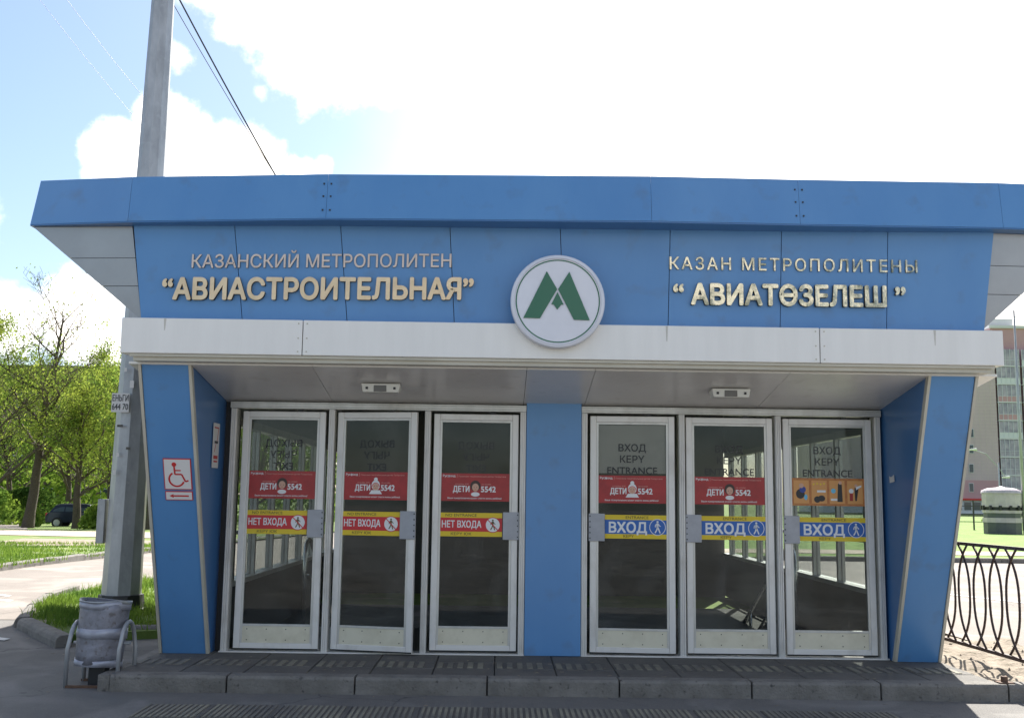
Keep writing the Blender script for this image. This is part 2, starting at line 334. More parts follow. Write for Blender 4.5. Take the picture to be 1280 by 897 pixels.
# text -> polygons (x right, y up), cap height 1 before scaling
from mathutils.geometry import delaunay_2d_cdt
_tc = {}
def tmesh(s, res=3):
    """outline vertices, triangles and closed loops of a line of lettering"""
    if (s, res) in _tc: return _tc[(s, res)]
    V, T_, LP = [], [], []
    c = bpy.data.curves.new('lettering', 'FONT'); c.body = s.replace('Ө', 'О'); c.fill_mode = 'NONE'; c.resolution_u = res
    c.dimensions = '2D'
    o = bpy.data.objects.new('lettering', c); m = o.to_mesh()
    co = [v.co.copy() for v in m.vertices]; nb = {}
    for e in m.edges:
        i, j = e.vertices; nb.setdefault(i, []).append(j); nb.setdefault(j, []).append(i)
    seen = set(); loops = []
    for i in range(len(co)):
        if i in seen or i not in nb: continue
        lp = [i]; seen.add(i); cur = i
        while True:
            nx = [k for k in nb[cur] if k not in seen]
            if not nx: break
            cur = nx[0]; seen.add(cur); lp.append(cur)
        loops.append([co[k] for k in lp])
    o.to_mesh_clear(); bpy.data.objects.remove(o); bpy.data.curves.remove(c)
    # drop repeated points, group the holes with the outline that holds them
    loops = [[p for k, p in enumerate(l) if (p-l[k-1]).length > 1e-5] for l in loops]; loops = [l for l in loops if len(l) > 2]
    def area(l): return sum(l[k-1].x*l[k].y-l[k].x*l[k-1].y for k in range(len(l)))/2
    def inside(p, l):
        c_ = False
        for k in range(len(l)):
            a_, b_ = l[k-1], l[k]
            if (b_.y > p.y) != (a_.y > p.y) and p.x < (a_.x-b_.x)*(p.y-b_.y)/(a_.y-b_.y)+b_.x: c_ = not c_
        return c_
    dep = [sum(inside(l[0], q) for q in loops if q is not l) for l in loops]
    for l, d_ in zip(loops, dep):
        if d_ % 2: continue
        hs = [q for q, e in zip(loops, dep) if e == d_+1 and inside(q[0], l)]
        grp = [l if area(l) > 0 else l[::-1]]+[q if area(q) < 0 else q[::-1] for q in hs]
        pts_, eds = [], []
        for g_ in grp:
            kk = len(pts_); n_ = len(g_); pts_ += [Vector((p.x, p.y)) for p in g_]; eds += [(kk+k, kk+(k+1)%n_) for k in range(n_)]
        vo, eo, fo, *_r = delaunay_2d_cdt(pts_, eds, [], 0, 1e-5)
        k0 = len(V); V += [(p.x, p.y, 0) for p in vo]; cnt = {}
        for t_ in fo:
            c_ = sum((vo[k] for k in t_), Vector((0,0)))/len(t_); wn = 0
            for g_ in grp:
                for k in range(len(g_)):
                    a_, b_ = g_[k-1], g_[k]
                    if (a_.y <= c_.y) != (b_.y <= c_.y) and c_.x < a_.x+(b_.x-a_.x)*(c_.y-a_.y)/(b_.y-a_.y): wn += 1 if b_.y > a_.y else -1
            if not wn: continue
            t_ = list(t_); a_, b_, d_3 = (vo[k] for k in t_[:3])
            if (b_-a_).x*(d_3-a_).y-(b_-a_).y*(d_3-a_).x < 0: t_ = t_[::-1]
            T_.append(tuple(k0+k for k in t_))
            for p, q in zip(t_, t_[1:]+t_[:1]): cnt[(p, q)] = 1
        LP += [(k0+p, k0+q) for p, q in cnt if (q, p) not in cnt]
    if 'Ө' in s and len(s) == 1:
        xs = [v[0] for v in V]; ys_ = [v[1] for v in V]; x0, x1, ym = min(xs)+.06, max(xs)-.06, (min(ys_)+max(ys_))/2
        kk = len(V); V += [(x0,ym-.035,0),(x1,ym-.035,0),(x1,ym+.035,0),(x0,ym+.035,0)]; T_.append((kk,kk+1,kk+2,kk+3)); LP += [(kk,kk+1),(kk+1,kk+2),(kk+2,kk+3),(kk+3,kk)]
    _tc[(s, res)] = (V, T_, LP); return _tc[(s, res)]
CAPH = max(v[1] for v in tmesh('H')[0])
def text(mb, s, x0, z, h, y=0., width=None, off=0., m=0, mirror=False, center=False):
    """flat print on a plane facing -y, baseline z, cap height h; off: boldness as a share of the em"""
    v, f, _ = tmesh(s); xs = [q[0] for q in v]; a, b = min(xs), max(xs); k = h/CAPH
    kx = width/(b-a) if width else k
    xx = x0 - (b-a)*kx/2 if center else x0
    for c, (dx, dz) in enumerate([(0,0)] if not off else [(-1,-1),(1,-1),(1,1),(-1,1)]):
        dx *= off*k*.8; dz *= off*k*.8
        P = [((xx+(b-q[0])*kx if mirror else xx+(q[0]-a)*kx)+dx, y-.00004*c, z+q[1]*k+dz) for q in v]
        mb.add(P, [t[::-1] for t in f] if mirror else f, m)
    return (b-a)*kx
def disc(mb, cx, cz, r, y, m=0, n=28, sx=1.):
    mb.add([(cx+r*sx*math.cos(2*math.pi*i/n), y, cz+r*math.sin(2*math.pi*i/n)) for i in range(n)], [tuple(range(n))], m)
def flat(mb, pts, y, m=0): mb.add([(p[0], y, p[1]) for p in pts], [tuple(range(len(pts)))], m)
def stroke(mb, pts, w, y, m=0):
    for (a, b), (c, d) in zip(pts, pts[1:]):
        L = math.hypot(c-a, d-b) or 1; nx, nz = -(d-b)/L*w/2, (c-a)/L*w/2
        flat(mb, [(a-nx,b-nz),(c-nx,d-nz),(c+nx,d+nz),(a+nx,b+nz)], y, m)
def ring(mb, cx, cz, r0, r1, y, m=0, n=40, a0=0, a1=360):
    P = []
    for i in range(n+1):
        a = R(a0+(a1-a0)*i/n); P += [(cx+r0*math.cos(a), y, cz+r0*math.sin(a)), (cx+r1*math.cos(a), y, cz+r1*math.sin(a))]
    mb.add(P, [(2*i, 2*i+1, 2*i+3, 2*i+2) for i in range(n)], m)
def walker(mb, cx, cz, h, y, m=0):     # walking pedestrian pictogram
    disc(mb, cx, cz+h*.42, h*.085, y, m, 12)
    stroke(mb, [(cx,cz+h*.32),(cx-h*.01,cz+h*.02)], h*.17, y, m)
    stroke(mb, [(cx,cz+h*.06),(cx+h*.1,cz-h*.2),(cx+h*.2,cz-h*.46)], h*.1, y, m)
    stroke(mb, [(cx,cz+h*.04),(cx-h*.06,cz-h*.22),(cx-h*.2,cz-h*.44)], h*.1, y, m)
    stroke(mb, [(cx+h*.05,cz+h*.28),(cx+h*.15,cz+h*.12),(cx+h*.24,cz+h*.06)], h*.07, y, m)
    stroke(mb, [(cx-h*.05,cz+h*.28),(cx-h*.17,cz+h*.16),(cx-h*.18,cz+h*.0)], h*.07, y, m)

# ---------------------------------------------------------------- terrain, roads
def sheet(name, pts, mt_, z=None, kind='structure', dz=0):
    mb = MB(); mb.add([(p[0], p[1], (zg(p[0], p[1])+dz if z is None else z)) for p in pts], [tuple(range(len(pts)))])
    return struct(mb.build(name, mt_), kind)
def grid_sheet(name, xs, ys, mt_, dz):
    xs = sorted({x for x in xs if abs(abs(x)-6) > .05}|{float(v) for v in range(-9,10,3) if xs[0] < v < xs[-1]})
    ys = sorted(set(ys)|{float(v) for v in range(12,73,4) if ys[0] < v < ys[-1]})
    mb = MB(); n = len(xs)
    mb.add([(x, y, zg(x, y)+dz) for y in ys for x in xs], [(j*n+i, j*n+i+1, (j+1)*n+i+1, (j+1)*n+i) for j in range(len(ys)-1) for i in range(n-1)])
    return struct(mb.build(name, mt_), 'structure')
ys = [-60,-30,12,20,30,40,50,60,72,100,200,900]
grid_sheet('ground', [-900,-200,-60,-30,-9.4,-6.01,-5.99,5.99,6.01,10,30,60,200,900], ys, gground, -.02)
fore = grid_sheet('forecourt', [-60,-30,-9.3,-6.01,-5.99,4.3], [-1.25,0,5.5], asph, .01)
grid_sheet('street', [-200,-60,-9,0,9,60,200], [-120,-40,-6,-1.25], asph, .01)
side = grid_sheet('side_road', [-9.95,-6.01,-5.99,-3.2], [5.5,8,12,20,30,40,60,90], asph_l, .012)
sheet('side_road_apron', [(-30,5.5-.0),(-30,3.2),(-9.8,3.2),(-4.2,3.2),(-4.2,5.5)], asph_l, -.125)
main = grid_sheet('main_road', [5.35,5.99,6.01,12,30,60,140], [1.5,6,12,18.3], asph_l, .014)
grid_sheet('rear_road', [-3.2,5.35], [8.2,12,18.3], asph_l, .015)

def kerb_run(name, a, b, h=.14, w=.15, L=1.0, mt_=conc, z=None, label=None):
    a = Vector(a); b = Vector(b); d = b-a; n = max(1, int(round(d.length/L))); st = d.length/n
    rz = math.atan2(d.y, d.x)
    mb = MB(); g = .006
    prof = [(0,-.1),(w,-.1),(w,h),(.02,h),(0,h-.02)]
    mb.prism([(g, p[0], p[1]) for p in prof], (st-2*g, 0, 0)); me = mb.mesh('kerb_stone', mt_)
    root = bpy.data.objects.new(name, None); COL.objects.link(root); root['kind'] = 'structure'; root.location = a; root.rotation_euler = (0,0,rz)
    for i in range(n):
        q = a + d*(i/n); zz = (zg(q.x, q.y) if z is None else z)
        inst(me, 'kerb_stone', root, (i*st, 0, zz - a.z + random.uniform(-.004,.004)), (0, 0, random.uniform(-.004,.004)))
    return root
kerb_run('far_kerb', (-9.5, 7, 0), (-9.9, 42, 0), L=1.6)
kerb_run('main_road_far_kerb', (7, 18.3, 0), (31, 18.3, 0), L=1.6)
# left verge: lawn patches, sand and path
grid_sheet('verge', [-60,-40,-20,-9.65], [6,12,20,30,40,55,72], gground, .09)
def tpoly(name, pxs, m, dz=0):
    return sheet(name, [T(*p) for p in pxs], m, dz=dz)
def strip(name, a, b, c, d, m, dz, n=10):   # quad between two pixel lines following the terrain
    mb = MB(); top = []; bot = []
    for i in range(n+1):
        t = i/n
        top.append(T(a[0]+(b[0]-a[0])*t, a[1]+(b[1]-a[1])*t)); bot.append(T(c[0]+(d[0]-c[0])*t, c[1]+(d[1]-c[1])*t))
    V = [(p.x,p.y,zg(p.x,p.y)+dz) for p in top]+[(p.x,p.y,zg(p.x,p.y)+dz) for p in bot]
    mb.add(V, [(i, i+1, n+2+i, n+1+i)[::-1] for i in range(n)])
    return struct(mb.build(name, m), 'structure')
strip('footpath', (-60,663), (205,668), (-60,670), (205,676), sand, .11)
strip('dirt_track', (30,676), (205,679), (-60,688), (205,684), dirt, .105)
strip('parking_lane', (-60,648), (34,653), (-60,659), (34,664), asph_l, .10)
# right verge beyond the road
grid_sheet('right_verge', [5.98,20,40,60,150], [18.45,20,40,60,72,110], lawn, .1)
grid_sheet('right_footpath', [5.98,20,40,100], [20.6,23.4], sand, .115)
# white lines on the roads
mb = MB(); a, b = T(1188,744), T(1300,757); d = (b-a).normalized(); nrm = Vector((-d.y, d.x, 0))*.05
mb.add([Vector((p.x,p.y,-.118)) for p in (a-d*2-nrm, b+d*6-nrm, b+d*6+nrm, a-d*2+nrm)], [(0,1,2,3)]); mb.build('lane_line', paint)['kind'] = 'structure'
mb = MB()
for (x0,y0,x1,y1) in ((-4,744,12,746),(-6,750,14,752),(-6,799,9,801)):
    a, b = T(x0,y0), T(x1,y1); mb.add([(p.x,p.y+e,-.121) for p, e in ((a,-.07),(b,-.07),(b,.07),(a,.07))], [(0,1,2,3)])
mb.build('road_marking', paint)['kind'] = 'structure'
# dirt by the fence
mb = MB(); nx, ny = 26, 40
def dz_(x, y): return -.035 + .02*math.sin(x*9+y*5)+.015*math.sin(y*13-x*7)+random.uniform(-.006,.006)
V = [(3.98+1.5*i/nx, -1.17+2.9*j/ny, dz_(3.98+1.5*i/nx, -1.17+2.9*j/ny)) for j in range(ny+1) for i in range(nx+1)]
mb.add(V, [(j*(nx+1)+i, j*(nx+1)+i+1, (j+1)*(nx+1)+i+1, (j+1)*(nx+1)+i) for j in range(ny) for i in range(nx)])
struct(mb.build('dirt_strip', dirt), 'structure')
mb = MB()
for i in range(90):
    x, y, r = random.uniform(4.2,5.5), random.uniform(-1.1,1.6), random.uniform(.006,.022)
    z = dz_(x, y); P = [(x+r*math.cos(a)*random.uniform(.7,1.2), y+r*math.sin(a)*random.uniform(.7,1.2), z-.01) for a in (0,1.2,2.5,3.8,5)]
    mb.add(P+[(x,y,z+r*.8)], [(k,(k+1)%5,5) for k in range(5)])
struct(mb.build('gravel', dirt), 'stuff')

# fallen bits on the pavement and road
rnd = random.Random(9); mb = MB()
for i in range(260):
    x, y = rnd.uniform(-5.5,5), rnd.uniform(-2.6,3.2)
    if -3.1 < x < 4.1 and y > -1.2: z = .0015; y = rnd.uniform(-1.1,-.2)
    else: z = -.128
    if z < -.1 and (y > -1.32 and x > -3.2): continue
    a = rnd.uniform(0,3.1); l, w_ = rnd.uniform(.006,.022), rnd.uniform(.003,.008); c_, s_ = math.cos(a), math.sin(a)
    mb.add([(x-c_*l+s_*w_,y-s_*l-c_*w_,z),(x+c_*l+s_*w_,y+s_*l-c_*w_,z),(x+c_*l-s_*w_,y+s_*l+c_*w_,z+.003),(x-c_*l-s_*w_,y-s_*l+c_*w_,z+.002)], [(0,1,2,3)])
struct(mb.build('litter_crumbs', dirt), 'stuff', 'dry crumbs and leaf bits strewn on the pavement')
# planted island with the pole
def turn(x, y): return (x-.0157*(y+9.7), y+.0157*x)
isl = [turn(*q) for q in [(-5.35,2.9),(-4.25,1.4),(-3.1,1.95),(-2.95,3.0),(-3.3,8.4),(-5.9,8.4),(-6.0,5.6)]]
mb = MB(); mb.prism([(x,y,-.13) for x,y in isl], (0,0,.085)); struct(mb.build('planted_island', gground), 'structure')
def onisl(x, y):
    c = False; n = len(isl)
    for i in range(n):
        (a,b),(p,q) = isl[i], isl[(i+1)%n]
        if (b > y) != (q > y) and x < (p-a)*(y-b)/(q-b)+a: c = not c
    return c
def blades(name, pts, h0, h1, w, zf, m=blade):
    mb = MB()
    for x, y in pts:
        z = zf(x, y); h = random.uniform(h0, h1); a = random.uniform(0, 6.28); dx, dy = math.cos(a)*w, math.sin(a)*w
        lx, ly = random.gauss(0, h*.35), random.gauss(0, h*.35)
        mb.add([(x-dx,y-dy,z),(x+dx,y+dy,z),(x+dx*.6+lx*.4,y+dy*.6+ly*.4,z+h*.6),(x+lx,y+ly,z+h),(x-dx*.6+lx*.4,y-dy*.6+ly*.4,z+h*.6)], [(0,1,2,4),(4,2,3)])
    return struct(mb.build(name, m), 'stuff')
pts = []; tufts = [(random.uniform(-6,-3),random.uniform(1.6,8)) for i in range(75)]
while len(pts) < 11000:
    if random.random() < .75:
        t = random.choice(tufts); x, y = random.gauss(t[0], .14), random.gauss(t[1], .14)
    else: x, y = random.uniform(-6,-2.9), random.uniform(1.4,8.4)
    if onisl(x, y) and math.hypot(x+4.73,y-3.7) > .3: pts.append((x, y))
blades('island_grass', pts, .03, .15, .006, lambda x,y: -.046)
pts = []
while len(pts) < 12000:
    x, y = random.uniform(-17,-9.4), random.uniform(9,24)
    if (math.sin(x*1.3+y*.7)+math.sin(y*1.9-x))*.5+random.uniform(-.4,.4) > -.15: pts.append((x, y))
blades('verge_grass', pts, .05, .13, .012, lambda x,y: zg(x,y)+.09)
# kerb stones of the island
def kstone(parent, a, b, h=.12, w=.16, z=-.13):
    a = turn(*a); b = turn(*b); a = Vector((a[0],a[1],0)); b = Vector((b[0],b[1],0)); d = b-a; L = d.length
    mb = MB(); prof = [(0,-.05),(w,-.05),(w,h),(.05,h),(.015,h-.02),(0,h-.06)]
    mb.prism([(0,p[0],p[1]) for p in prof], (L,0,0))
    o = mb.build('kerb_stone', conc, parent, bevel=.01); o.location = (a.x,a.y,z); o.rotation_euler = (0,0,math.atan2(d.y,d.x))
ir = bpy.data.objects.new('island_kerb', None); COL.objects.link(ir); ir['kind'] = 'structure'
kstone(ir, (-5.22,2.45), (-4.22,1.03)); kstone(ir, (-5.75,3.9), (-5.30,2.56)); kstone(ir, (-6.15,5.3), (-5.79,4.0)); kstone(ir, (-6.3,6.7), (-6.17,5.4)); kstone(ir, (-4.1,1.75), (-3.05,1.95))

# ---------------------------------------------------------------- platform in front of the doors
pf = bpy.data.objects.new('entrance_pavement', None); COL.objects.link(pf); pf['kind'] = 'structure'
XL, XR = -3.03, 4.0
mb = bx(XL, XR, -1.11, .12, -.12, -.045); mb.build('pavement_bed', conc, pf)
def slabmesh(w, d, ribs=None, m=slab_m, mats=None):
    mb = MB(); g = .004; b = .005
    mb.add([(g,g,-.05),(w-g,g,-.05),(w-g,d-g,-.05),(g,d-g,-.05),(g,g,-b),(w-g,g,-b),(w-g,d-g,-b),(g,d-g,-b),(g+b,g+b,0),(w-g-b,g+b,0),(w-g-b,d-g-b,0),(g+b,d-g-b,0)],
      [(4,5,1,0)[::-1],(5,6,2,1)[::-1],(6,7,3,2)[::-1],(7,4,0,3)[::-1],(4,5,9,8),(5,6,10,9),(6,7,11,10),(7,4,8,11),(8,9,10,11)])
    if ribs:
        k = int(w/ribs)
        for i in range(k):
            x = ribs*(i+.5); sl_ = 0
            x0, x1 = x-ribs*.28, x+ribs*.28
            P = [(x0+sl_,.03,0),(x1+sl_,.03,0),(x1-sl_,d-.03,0),(x0-sl_,d-.03,0)]
            P = [(min(max(p[0],.012),w-.012),p[1],p[2]) for p in P]
            Q = [(p[0]*.94+x*.06, p[1], .006) for p in P]
            mb.add(P+Q, [(4,5,6,7),(0,1,5,4),(1,2,6,5),(2,3,7,6),(3,0,4,7)], 1)
    return mb.mesh('paving_slab', [m, tact])
sw = (XR-XL)/14
s1 = slabmesh(sw, .52); s2 = slabmesh(sw, .33, .085); s4 = slabmesh(sw, .315)
for i in range(14):
    j = random.uniform
    inst(s1, 'paving_slab', pf, (XL+i*sw, -.46, j(-.003,.002)))
    o = inst(s2, 'tactile_slab', pf, (XL+i*sw, -.79, j(-.003,.002)))
    inst(s4, 'paving_slab', pf, (XL+i*sw, -1.108, j(-.003,.002)))
mb = MB(); 
kx = [-3.03]+[W(p,850,-1.2).x for p in (286,445,609,773,937,1097,1255)]+[5.1+1.02*k for k in range(8)]
for a, b in zip(kx, kx[1:]):
    mb = MB(); prof = [(-1.275,-.2),(-1.115,-.2),(-1.115,0),(-1.26,0),(-1.275,-.02)]
    mb.prism([(a+.006,p[0],p[1]+.002) for p in prof], (b-a-.012,0,0)); mb.build('kerb_stone', conc, pf, bevel=.006)
mb = MB(); mb.prism([(p[0],p[1],p[2]) for p in [(XL-.001,-1.26,-.13),(XL-.001,-1.26,-.005),(XL-.001,.9,-.005),(XL-.001,.9,-.13)]], (-.09,0,0)); mb.build('edge_kerb', conc, pf)
# ribbed tactile slabs on the forecourt
s3 = slabmesh(.5, .5, .042, m=slab_m)
tr = bpy.data.objects.new('tactile_strip', None); COL.objects.link(tr); tr['kind'] = 'structure'
for i in range(11): inst(s3, 'tactile_slab', tr, (-2.55+i*.5, -2.25, -.122+random.uniform(-.002,.002)))
for i in range(4): inst(s3, 'tactile_slab', tr, (-2.8+i*.5, -2.75, -.122+random.uniform(-.002,.002)))

# ---------------------------------------------------------------- the metro pavilion
bd = thing('metro_pavilion', 'blue and white metro entrance pavilion with flared roof and slanted piers', 'building', (DX,0,0))
DL, DR, CL, CR = -2.38, 3.70, .36, .93     # door wall and centre column
ZT = 2.25
# centre column and header
mb = MB(); mb.box(CL+.03, CR-.03, -.05, .25, 0, 2.31); mb.build('centre_column', blue, bd, bevel=.004)
mb = MB(); mb.box(DL-.45, DR+.45, .07, .3, 2.27, 3.6); mb.build('header_wall', wall_in, bd)
# frames of the six doorways
def post(x, w=.055, y0=-.045, y1=.09):
    mb = MB(); mb.box(x-w/2, x+w/2, y0+.012, y1, 0, 2.2)
    mb.box(x-w/2+.006, x-w/2+.016, y0, y0+.012, 0, 2.2); mb.box(x+w/2-.016, x+w/2-.006, y0, y0+.012, 0, 2.2)
    mb.box(x-.006, x+.006, y0+.004, y0+.012, 0, 2.2)
    mb.build('door_post', alu_dirty, bd, bevel=.002)
for x in (-2.325, -1.418, -.528, CL, CR, 1.835, 2.735, 3.665): post(x)
for a, b in ((-2.36, CL+.028), (CR-.028, 3.70)):
    mb = MB(); mb.box(a, b, -.04, .09, 2.202, 2.262); mb.box(a, b, -.048, -.04, 2.214, 2.222); mb.box(a, b, -.048, -.04, 2.244, 2.252); mb.build('door_header', alu, bd, bevel=.002)
    mb = bx(a, b, -.06, .1, -.0, .012); mb.build('threshold', alu_dirty, bd)
# soffit: panels with joints, rising towards the front
def szp(y): return 2.275 + .20*(-y)/1.2
sx = [-2.42,-1.42,.36,.93,2.55,3.72]
for a, b in zip(sx, sx[1:]):
    mb = MB(); g = .002; y0, y1 = .06, -1.14
    lo = [(a+g,y0,szp(y0)),(b-g,y0,szp(y0)),(b-g,y1,szp(y1)),(a+g,y1,szp(y1))]
    mb.hexa(lo, [(p[0],p[1],p[2]+.02) for p in lo]); mb.build('soffit_panel', soff, bd)
for a, b in ((-2.93,-2.42),(3.72,4.28)):
    mb = MB(); lo = [(a,-.1,szp(-.1)+.03),(b,-.1,szp(-.1)+.03),(b,-1.14,szp(-1.14)+.0),(a,-1.14,szp(-1.14)+.0)]
    mb.hexa(lo, [(p[0],p[1],p[2]+.02) for p in lo]); mb.build('soffit_panel', soff, bd)
# piers: leaning forward, edged with beige strips
def pier(x0, x1, inner):
    yb, yt, zt = -.14, -1.12, 2.47
    A = [(x0,yb,0),(x1,yb,0),(x1,yt,zt),(x0,yt,zt)]
    g = .028
    root = MB(); e = .02
    F_ = [(x0+g,yb,0),(x1-g,yb,0),(x1-g,yt,zt),(x0+g,yt,zt)]
    root.hexa(F_, [(p[0],p[1]+.03,p[2]) for p in F_]); root.build('pier_panel', blue, bd)
    for xa, xb in ((x0,x0+g-.004),(x1-g+.004,x1)):
        q = [(xa,yb-.012,0),(xb,yb-.012,0),(xb,yt-.012,zt),(xa,yt-.012,zt)]
        MB().hexa(q, [(p[0],p[1]+.06,p[2]) for p in q]).build('edge_strip', trim, bd)
    # return wall to the doors, and outer side
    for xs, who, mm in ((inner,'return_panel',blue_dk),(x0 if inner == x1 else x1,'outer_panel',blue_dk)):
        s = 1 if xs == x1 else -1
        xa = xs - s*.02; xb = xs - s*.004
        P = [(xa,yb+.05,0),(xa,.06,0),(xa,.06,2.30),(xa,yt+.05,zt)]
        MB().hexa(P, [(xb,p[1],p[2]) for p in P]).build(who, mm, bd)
pier(-2.86, -2.42, -2.42); pier(3.71, 4.13, 3.71)
mb = bx(-2.47,-2.36,.062,.3,0,2.3); mb.build('end_jamb', dark, bd)
mb = bx(3.695,3.76,.062,.3,0,2.3); mb.build('end_jamb', dark, bd)
# white band in three panels and beige trim
bz0, bz1 = 2.535, 2.825
wx = [-2.955, bw(378,425,-1.3), bw(1025,430,-1.3), 4.27]
for a, b in zip(wx, wx[1:]):
    mb = MB(); mb.box(a+.003, b-.003, -1.30, -1.16, bz0, bz1)
    mb.build('band_panel', white, bd, bevel=.006)
rv = MB().tube([(0,0,0),(0,-.004,0)], .007, 8).mesh('rivet', trim)
for x in (wx[1], wx[2]):
    for z in (bz0+.03, bz0+.14, bz1-.03):
        for sx_ in (-.035, .035): inst(rv, 'rivet', bd, (x+sx_, -1.299, z))
mb = MB(); mb.box(-2.86, 4.18, -1.25, -1.145, 2.478, 2.533); mb.build('band_trim', trim, bd, bevel=.004)
mb = MB(); mb.box(-2.88, 4.2, -1.28, -1.25, 2.512, 2.533); mb.build('trim_lip', trim, bd)
# sloped sign face, panels with open joints
yb_, yt_ = -1.17, -1.22; zb_, zt_ = 2.826, 3.70
bxs = [bw(p,q,yb_) for p,q in ((176,400),(303,401),(434,402),(568,402),(705,403),(835,405),(975,406),(1108,407),(1230,408))]
txs = [bw(p,q,yt_) for p,q in ((165,280),(292,279),(425,279),(562,278),(700,279),(838,281),(977,284),(1110,288),(1243,292))]
g = .003
for i in range(8):
    A = [(bxs[i]+g,yb_,zb_),(bxs[i+1]-g,yb_,zb_),(txs[i+1]-g,yt_,zt_),(txs[i]+g,yt_,zt_)]
    MB().hexa(A, [(p[0],p[1]+.02,p[2]) for p in A]).build('sign_panel', blue, bd)
A = [(bxs[0]+.02,yb_+.024,zb_),(bxs[-1]-.02,yb_+.024,zb_),(txs[-1]-.02,yt_+.024,zt_),(txs[0]+.02,yt_+.024,zt_)]
MB().hexa(A, [(p[0],p[1]+.05,p[2]) for p in A]).build('sign_backing', dark, bd)
# fascia
fz0, fz1 = 3.645, 4.02
fpl = [(-3.80,-1.20,3.615,4.005),(txs[0],-1.32,3.625,4.015),(bw(408,250,-1.42),-1.42,3.65,4.035),(bw(815,250,-1.48),-1.46,3.66,4.05),(bw(1000,255,-1.42),-1.42,3.665,4.055),(txs[-1]+.02,-1.34,3.685,4.08),(5.13,-1.22,3.70,4.10)]
for k, (p, q) in enumerate(zip(fpl, fpl[1:])):
    lean = -.05; g = .0012
    A = [(p[0]+g,p[1],p[2]),(q[0]-g,q[1],q[2]),(q[0]-g,q[1]-lean,q[3]),(p[0]+g,p[1]-lean,p[3])]
    if k == 0: A[3] = (-3.76,p[1]-lean,p[3])
    MB().hexa(A, [(v[0],v[1]+.02,v[2]) for v in A]).build('fascia_panel', blue, bd)
    MB().hexa([(p[0],p[1]+.002,p[2]-.012),(q[0],q[1]+.002,q[2]-.012),(q[0],q[1]+.002,q[2]-.002),(p[0],p[1]+.002,p[2]-.002)],
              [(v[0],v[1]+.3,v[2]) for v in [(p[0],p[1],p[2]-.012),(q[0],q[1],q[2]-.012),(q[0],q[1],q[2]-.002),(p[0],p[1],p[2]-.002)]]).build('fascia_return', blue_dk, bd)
rv = bx(-.006,.006,-.034,0,-.006,.006).mesh('rivet', dark)
for s_ in (2, 4):
    for z in (.07,.19,.30):
        for dx in (-.03,.03): inst(rv, 'rivet', bd, (fpl[s_][0]+dx, fpl[s_][1]+.13*z+.026, fpl[s_][2]+z))
# roof deck, with the ears at the front and straight sides behind
deck = [(p[0]*.985,p[1]+.13) for p in fpl]+[(4.2,.1),(4.2,6.6),(-4.2,6.6),(-4.2,1.0)]  # left rear edge widened out of sight to stretch the shadow leftwards
mb = MB(); n = len(deck)
zz = [p[3]-.03 for p in fpl]+[3.95]*4
mb.add([(x,y,z) for (x,y),z in zip(deck,zz)]+[(x,y,z-.28) for (x,y),z in zip(deck,zz)], [tuple(range(n)), tuple(range(n,2*n))[::-1]]+[(i,(i+1)%n,(i+1)%n+n,i+n)[::-1] for i in range(n)])
mb.build('roof_deck', grey_pan, bd)
# grey flared ears, three panels each, one above another
def ear(xt, yt0, zt0, xo, yo, zo, xb, yb0, zb0, s):
    Tt, O, B = Vector((xt,yt0,zt0)), Vector((xo,yo,zo)), Vector((xb,yb0,zb0))
    cuts = [0, .34, .64, 1.0]
    for a, b in zip(cuts, cuts[1:]):
        p = [Tt.lerp(B,a), O.lerp(B,a), O.lerp(B,b-.006), Tt.lerp(B,b-.006)]
        if b == 1.0: p = p[:2]+[B]
        back = [v+Vector((-s*.0,.9,0)) for v in p]; n = len(p)
        MB().add(p+back, [tuple(range(n)), tuple(range(n,2*n))[::-1]]+[(i,(i+1)%n,(i+1)%n+n,i+n)[::-1] for i in range(n)]).build('flare_panel', grey_pan, bd)
ear(txs[0]-.003,-1.2,3.61,-3.785,-1.17,3.60,bxs[0]-.003,-1.15,2.83,-1)
ear(txs[-1]+.003,-1.2,3.67,5.12,-1.10,3.685,bxs[-1]+.003,-1.15,2.86,1)
# a torn flashing under the left ear
MB().hexa([(-3.70,-1.09,3.59),(-3.60,-1.09,3.56),(-3.5,-1.06,3.44),(-3.55,-1.06,3.45)],[(-3.70,-.8,3.59),(-3.60,-.8,3.56),(-3.5,-.8,3.44),(-3.55,-.8,3.45)]).build('bent_flashing', grey_pan, bd)
# body: side walls with glazing, rear wall, ceiling, floor and stair
BY = 7.6
for xw, s in ((-2.50,-1),(3.86,1)):
    x0, x1 = sorted((xw, xw+s*.12))
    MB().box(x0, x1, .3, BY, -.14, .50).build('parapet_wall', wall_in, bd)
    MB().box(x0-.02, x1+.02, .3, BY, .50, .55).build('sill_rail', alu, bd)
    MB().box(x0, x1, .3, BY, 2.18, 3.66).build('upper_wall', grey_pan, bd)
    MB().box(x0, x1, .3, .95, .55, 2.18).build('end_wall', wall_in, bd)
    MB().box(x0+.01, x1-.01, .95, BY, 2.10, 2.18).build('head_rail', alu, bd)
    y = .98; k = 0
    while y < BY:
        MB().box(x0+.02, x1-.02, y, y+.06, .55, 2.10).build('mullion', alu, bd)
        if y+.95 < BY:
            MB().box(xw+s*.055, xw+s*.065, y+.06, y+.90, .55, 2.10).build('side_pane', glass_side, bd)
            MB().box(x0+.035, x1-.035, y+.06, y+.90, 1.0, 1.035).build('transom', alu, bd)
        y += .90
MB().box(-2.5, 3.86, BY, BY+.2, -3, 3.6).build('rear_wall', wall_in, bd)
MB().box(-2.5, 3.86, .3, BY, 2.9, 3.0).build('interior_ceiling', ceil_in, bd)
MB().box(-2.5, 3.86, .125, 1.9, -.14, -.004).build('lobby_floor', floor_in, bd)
st = bpy.data.meshes.new('stair_step'); 
